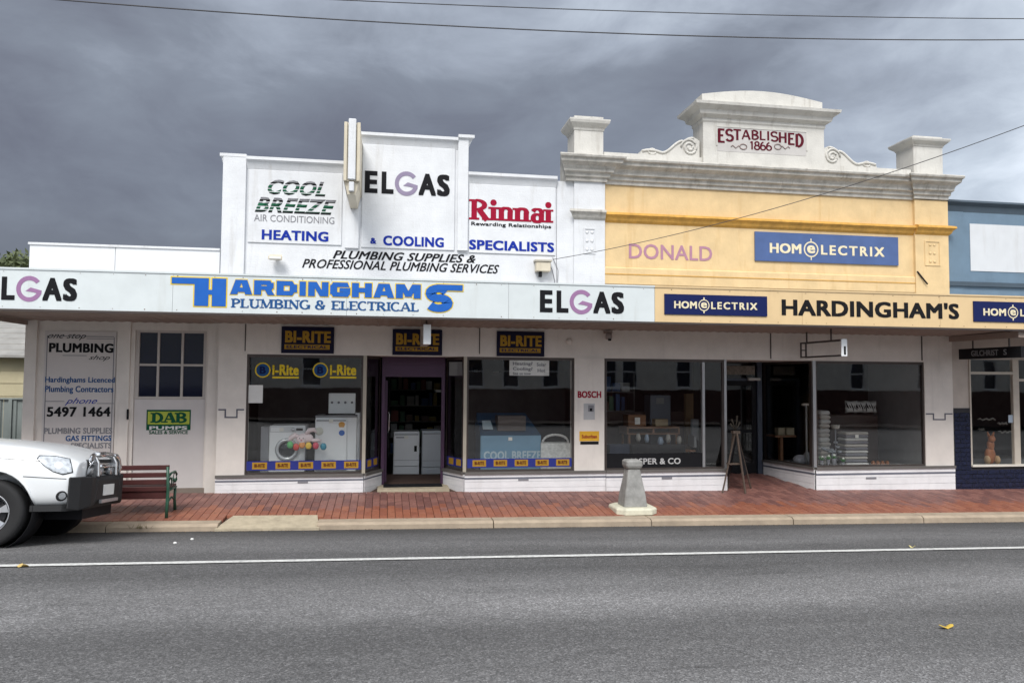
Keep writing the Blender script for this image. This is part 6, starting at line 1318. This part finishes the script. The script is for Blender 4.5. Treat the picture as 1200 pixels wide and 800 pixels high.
    for s in (-1, 1): MB().lathe([(.001, .05), (.06, .05), (.075, .03), (.075, 0), (.05, -.03)], (.885, s*.18, .86), 'x', 18).build('spot_lamp', lampm, t, local=True)
    # cab
    dk = mat('cab_glass', (.03, .04, .045), .06, var=.1)
    def ring(x, zlo, wlo, zhi, whi): return [(x, -wlo, zlo), (x, wlo, zlo), (x, whi, zhi), (x, -whi, zhi)]
    cab = MB().add([(-.55, -.80, 1.13), (-.55, .80, 1.13), (-1.38, .66, 1.72), (-1.38, -.66, 1.72), (-2.55, .64, 1.72), (-2.55, -.64, 1.72), (-2.75, .80, 1.10), (-2.75, -.80, 1.10), (-1.4, .86, 1.09), (-1.4, -.86, 1.09)],
        [(0, 1, 2, 3), (3, 2, 4, 5), (5, 4, 6, 7), (1, 8, 6, 4, 2), (0, 3, 5, 7, 9), (0, 9, 7, 6, 8, 1)]).build('cab', car_p, t, local=True, bevel=.03)
    ws2 = MB().add([(-.59, -.72, 1.17), (-.59, .72, 1.17), (-1.33, .61, 1.69), (-1.33, -.61, 1.69)], [(0, 1, 2, 3)]); o = ws2.build('windscreen', dk, t, local=True); o.location = (.02, 0, .02); q = o.modifiers.new('s', 'SOLIDIFY'); q.thickness = .01
    for s in (-1, 1):
        for xa_, xb_, xc2, xd_ in ((-.95, -1.62, -1.62, -1.45), (-1.72, -2.5, -2.38, -1.72)):
            o = MB().add([(xa_, s*.825, 1.16), (xb_, s*.825, 1.16), (xc2, s*.70, 1.63), (xd_, s*.70, 1.63)], [(0, 1, 2, 3)]).build('side_window', dk, t, local=True); o.location = (0, s*.022, 0); q = o.modifiers.new('s', 'SOLIDIFY'); q.thickness = .01
        MB().box(-.98, -.88, s*1.0-.09, s*1.0+.09, 1.12, 1.28, ch=.02).build('mirror', car_p, t, local=True)
        MB().box(-1.62, -1.46, s*.925-.012, s*.925+.012, .93, .96, ch=.004).build('door_handle', chrome, t, local=True)
    MB().tube([(-2.8, -.75, 1.1), (-2.85, -.68, 1.5), (-2.85, .68, 1.5), (-2.8, .75, 1.1)], .03, 8).build('sports_bar', chrome, t, local=True)
    # wheels
    for xw in (0, -3.2):
        for s in (-1, 1):
            w_ = bpy.data.objects.new('wheel', None); C.objects.link(w_); w_.parent = t; w_.location = (xw, s*.79, R)
            if s > 0: w_.rotation_euler = (0, 0, PI)
            ty = [(.225, -.105), (.25, -.118), (.33, -.125), (.362, -.118), (.378, -.095), (.382, -.06), (.382, .06), (.378, .095), (.362, .118), (.33, .125), (.25, .118), (.225, .105)]
            MB().lathe(ty, (0, 0, 0), 'y', 48, cap=False).build('tyre', rubber, w_, local=True)
            MB().lathe([(.222, -.11), (.232, -.118), (.228, -.10), (.205, -.085), (.200, .09), (.222, .105)], (0, 0, 0), 'y', 40, cap=False).build('rim', alloy, w_, local=True)
            sp_ = MB()
            for k in range(6):
                a = k*PI/3+.3; c_, s_ = math.cos(a), math.sin(a)
                def q3(r, off, y): return (r*c_-off*s_, y, r*s_+off*c_)
                sp_.loft([[q3(.04, -.038, -.085), q3(.04, .038, -.085), q3(.04, .038, -.04), q3(.04, -.038, -.04)], [q3(.13, -.026, -.088), q3(.13, .026, -.088), q3(.13, .022, -.05), q3(.13, -.022, -.05)], [q3(.207, -.048, -.098), q3(.207, .048, -.098), q3(.207, .04, -.06), q3(.207, -.04, -.06)]], True, False)
            sp_.lathe([(.001, -.10), (.035, -.098), (.055, -.088), (.07, -.08), (.07, -.04), (.001, -.04)], (0, 0, 0), 'y', 20); sp_.build('spokes', alloy, w_, local=True)
            MB().lathe([(.001, -.02), (.16, -.02), (.16, .0), (.001, .0)], (0, 0, 0), 'y', 24).build('brake_disc', mat('dark_steel', (.06, .06, .065), .5, metal=.5), w_, local=True)
    t.scale = (CAR_S, CAR_S, CAR_S)
    return t
CAR_S = .985
car()
# ================================================================ LEAVES, WEED, STONES ON THE ROAD
for i, (u, v, s, c, lab) in enumerate(((1109, 736, .075, (.55, .38, .06), 'yellow fallen leaf lying alone on the near road surface'), (1069, 641.5, .05, (.52, .45, .20), 'pale leaf on the white line at the right'), (27, 664, .06, (.50, .36, .12), 'tan leaf on the white line at the left'))):
    x, y = gnd(u, v, zr); z = zr(x, y)+.012; pts = []
    for k in range(12): a = k*PI/6; r = s*(.65+.35*math.cos(2*a))*(.8+.2*((k*7+i*3) % 5)/4); pts.append((x+r*math.cos(a), y+r*math.sin(a)*.8, z+.015*math.cos(a*2+i)+.004))
    b = MB(); b.add([(x, y, z-.004)]+pts, [(0, k+1, (k+1) % 12+1) for k in range(12)]); o = b.build('fallen_leaf', mat('leaf_'+'abc'[i], c, .7, var=.3, scale=40), None); q = o.modifiers.new('s', 'SOLIDIFY'); q.thickness = .003; tag(o, lab, 'leaf')
for i, (u, v) in enumerate(((205, 637), (225, 632.5))):
    x, y = gnd(u, v, zr); b = MB(); blob(b, (x, y, zr(x, y)+.012), (.022, .018, .014), 7); tag(b.build('pale_pebble', paper, None), ('left white pebble on the asphalt near the car', 'right white pebble on the asphalt near the driveway slab')[i], 'pebble')
for (u, v, n, wd, lab) in ((1182, 603, 90, .38, 'dry weed tuft growing in the kerb joint at the right'), (172, 621, 26, .15, 'tiny weeds in the gutter beside the car')):
    x, y = gnd(u, v, zr); y = YK-.01; z = zr(x, y)+.03; rn = random.Random(3); b = MB()
    for k in range(n):
        xx = x+rn.gauss(0, wd*.4); h_ = rn.uniform(.02, .09); a = rn.uniform(-.05, .05); p = Vector((xx, y+rn.uniform(-.02, .03), z+.02)); q_ = p+Vector((a, rn.uniform(-.05, .02), h_)); b.add([p-Vector((.004, 0, 0)), p+Vector((.004, 0, 0)), q_], [(0, 1, 2)])
    tag(b.build('weed_tuft', mat('dry_weed', (.17, .14, .06), .9, var=.3, scale=20), None), lab, 'weed')
# ================================================================ OVERHEAD WIRES
def wire(pa, pb, sag, r, lab, n=24):
    pa, pb = Vector(pa), Vector(pb); pts = [pa.lerp(pb, k/n)-Vector((0, 0, sag*4*(k/n)*(1-k/n))) for k in range(n+1)]
    tag(MB().tube(pts, r, 6).build('overhead_wire', wire_m, None), lab, 'wire')
def at3(u, v, Y): a, c = P(u, v, Y); return (a, Y, c)
wire(at3(-140, -18, 9.2), at3(1400, 43, 9.2), .26, .0075, 'lowest power line crossing the whole sky from the upper left corner')
wire(at3(270, -6, 9.6), at3(1400, 22, 9.6), .10, .0062, 'upper power line leaving the top edge of the sky')
wire(at3(648, 304, W-.05), at3(1420, 60, 7.5), .30, .0055, 'thin service cable dropping from the sky to the meter box')
# ================================================================ ACROSS THE STREET (seen mirrored in the shop glass)
oy = -11.0
ob = thing('rendered_hall', 'pale hall with brown brick base across the street, seen mirrored in the shop windows', 'building', (4, oy, 0))
cw_ = mat('cream_hall_render', (.78, .77, .72), .8, var=.08); bk = mat('brown_brick_base', (.075, .028, .022), .85, var=.3, scale=6)
wins = [-6.5, -3.4, -.2, 1.0, 2.9, 4.4, 6.2, 8.2, 11.2, 12.3, 15.2, 18.5, 21.5, 25, 29, 33, 38]; wd_ = .42; z0w, z1w = 1.75, 3.35
bx('base_wall', bk, ob, -12, 45, oy-.4, oy, -.3, 1.65)
edges = [-12]+[q for w_ in wins for q in (w_-wd_, w_+wd_)]+[45]
ww = MB()
for i in range(0, len(edges), 2): ww.box(edges[i], edges[i+1], oy-.4, oy-.01, 1.65, z1w)
for w_ in wins: ww.box(w_-wd_, w_+wd_, oy-.4, oy-.01, 1.65, z0w)
ww.box(-12, 45, oy-.4, oy-.012, z1w, 4.6); ww.build('wall', cw_, ob)
for w_ in wins:
    f = MB().box(w_-wd_, w_+wd_, oy-.2, oy-.03, z0w, z0w+.06).box(w_-wd_, w_+wd_, oy-.2, oy-.03, z1w-.06, z1w).box(w_-wd_, w_-wd_+.06, oy-.2, oy-.03, z0w+.06, z1w-.06).box(w_+wd_-.06, w_+wd_, oy-.2, oy-.03, z0w+.06, z1w-.06).box(w_-wd_+.06, w_+wd_-.06, oy-.18, oy-.05, (z0w+z1w)/2-.03, (z0w+z1w)/2+.03).build('window', appl, ob)
    bx('pane', dkblue, f, w_-wd_+.06, w_+wd_-.06, oy-.14, oy-.13, z0w+.06, z1w-.06); bx('sill', appl, ob, w_-wd_-.06, w_+wd_+.06, oy-.01, oy+.06, z0w-.07, z0w-.001)
bx('parapet_cap', cw_, ob, -12.05, 45.05, oy-.45, oy+.04, 4.6, 4.7)
bx('rear_body', cw_, ob, -12, 45, oy-8, oy-.4, -.3, 4.2)
# ================================================================ more stock inside and grit outside
def shelf_unit(x0, x1, y, zb, zt_, rows, lab, seed):
    rn = random.Random(seed); t = thing('stock_shelf', lab, 'shelf', ((x0+x1)/2, y, zb)); m = mat('dim_shelf_metal', (.20, .19, .18), .6)
    MB().box(x0, x0+.03, y, y+.4, zb, zt_).build('upright', m, t); MB().box(x1-.03, x1, y, y+.4, zb, zt_).build('upright', m, t)
    for k in range(rows):
        z = zb+.08+(zt_-zb-.1)*k/rows; bx('board', m, t, x0+.031, x1-.031, y, y+.4, z, z+.025); x = x0+.06
        while x < x1-.16:
            w_ = rn.uniform(.07, .18); h_ = rn.uniform(.10, (zt_-zb)/rows-.06); c = rn.choice([(.5, .48, .45), (.32, .06, .04), (.05, .12, .30), (.45, .33, .08), (.10, .22, .12), (.6, .6, .6), (.2, .12, .08)])
            bx('packet', mat('packet_%d' % int(c[0]*100), c, .5), t, x, x+w_, y+.05, y+.3, z+.026, z+.026+h_); x += w_+rn.uniform(.01, .06)
shelf_unit(xw0+.3, xw0+1.5, W+2.6, gz(0), gz(0)+2.0, 5, 'tall shelf of packets deep inside, behind the front loader window', 1)
shelf_unit(xw2+.5, xw3-.1, W+2.6, gz(0), gz(0)+2.1, 5, 'tall shelf of packets deep inside, behind the blue cooler', 2)
shelf_unit(xj0+.15, xj0+1.5, W+5.5, gz(0), gz(0)+2.0, 5, 'tall shelf of packets seen through the plum doorway', 3)
shelf_unit(yw0+.3, yw1-.9, W+2.4, gz(4), gz(4)+2.1, 5, 'tall shelf of packets deep inside the yellow shop', 4)
shelf_unit(X2D+.1, X2R-.1, W+3.4, gz(8), gz(8)+2.1, 5, 'tall shelf of packets behind the slanted glass', 5)
tk_ = mat('ticket_card', (.75, .74, .68), .6)
for i, (u, v, Y, lab) in enumerate(((330, 503, W+.40, 'front loader'), (388, 493, W+.40, 'cube fridge'), (476, 512, W+1.68, 'left freezer'), (598, 514, W+.33, 'blue cooler'), (746, 491, W+.80, 'carton on the table'), (1004, 511, W+.40, 'striped towel stack'))):
    x, z = P(u, v, Y); tag(bx('price_ticket', tk_, None, x-.035, x+.035, Y-.006, Y-.002, z-.03, z+.03), 'tiny white price ticket on the %s' % lab, 'ticket')
# kettles, lamps and jars along the yellow shop window floor
for i, (u, c) in enumerate(((752, (.5, .5, .48)), (763, (.10, .22, .30)), (775, (.40, .18, .08)), (787, (.45, .42, .36)), (815, (.25, .05, .04)))):
    x, z = P(u, 528, W+.34); b = MB().lathe([(.001, 0), (.045, 0), (.06, .03), (.055, .09), (.03, .12), (.02, .13), (.02, .145), (.001, .15)], (x, W+.34, FZ), 'z', 12)
    b.tube([(x+.05, W+.34, FZ+.03), (x+.09, W+.34, FZ+.06), (x+.09, W+.34, FZ+.10), (x+.04, W+.34, FZ+.10)], .006, 5); tag(b.build('jug', mat('jug_%d' % i, c, .35), None), '%s small jug on the floor of the yellow shop window' % ('grey', 'blue', 'brown', 'cream', 'dark red')[i], 'jug')
# grit and dead leaves gathered in the gutter
gb = MB(); rn = random.Random(21)
for k in range(900):
    x = rn.uniform(-5, 12); y = YK-abs(rn.gauss(0, .10))-.005; s = rn.uniform(.004, .014); z = zr(x, y)+.003; a = rn.uniform(0, 6.3)
    gb.add([(x+s*math.cos(a+q), y+s*math.sin(a+q)*.7, z+(.004 if q_ else .0)) for q_, q in enumerate((0, 1.6, 3.1, 4.6))], [(0, 1, 2, 3)])
o = gb.build('gutter_litter', mat('brown_litter', (.13, .09, .055), .9, var=.5, scale=40), None); o['kind'] = 'stuff'; tag(o, 'scattered brown grit and leaf crumbs lying along the kerb gutter', 'litter')
gb = MB()
for k in range(160):
    x = rn.uniform(-4, 11); y = rn.uniform(YK+.3, W-.05) if rn.random() < .4 else W-.03-abs(rn.gauss(0, .05)); s = rn.uniform(.006, .018); z = zp(x, y)+.004; a = rn.uniform(0, 6.3)
    gb.add([(x+s*math.cos(a+q), y+s*math.sin(a+q)*.6, z+.002*(q_ % 2)) for q_, q in enumerate((0, 1.6, 3.1, 4.6))], [(0, 1, 2, 3)])
o = gb.build('footpath_litter', MATS['brown_litter'], None); o['kind'] = 'stuff'; tag(o, 'fine dry leaf crumbs scattered over the red footpath', 'litter')

# seams, badges and a power lead on the plain appliances
for o_ in [o for o in bpy.data.objects if o.get('category') in ('freezer', 'fridge')]:
    d = [c for c in o_.children if c.name.startswith('door')][0]; lo = [min(v.co[i] for v in d.data.vertices) for i in range(3)]; hi = [max(v.co[i] for v in d.data.vertices) for i in range(3)]
    MB().box(lo[0]+.02, hi[0]-.02, lo[1]-.012, lo[1], hi[2]-.035, hi[2]-.015).build('grip', appl_g, o_, local=True); MB().box(lo[0], hi[0], lo[1]-.003, lo[1]-.0005, lo[2]+(hi[2]-lo[2])*.18, lo[2]+(hi[2]-lo[2])*.188).build('seam', midgrey, o_, local=True)
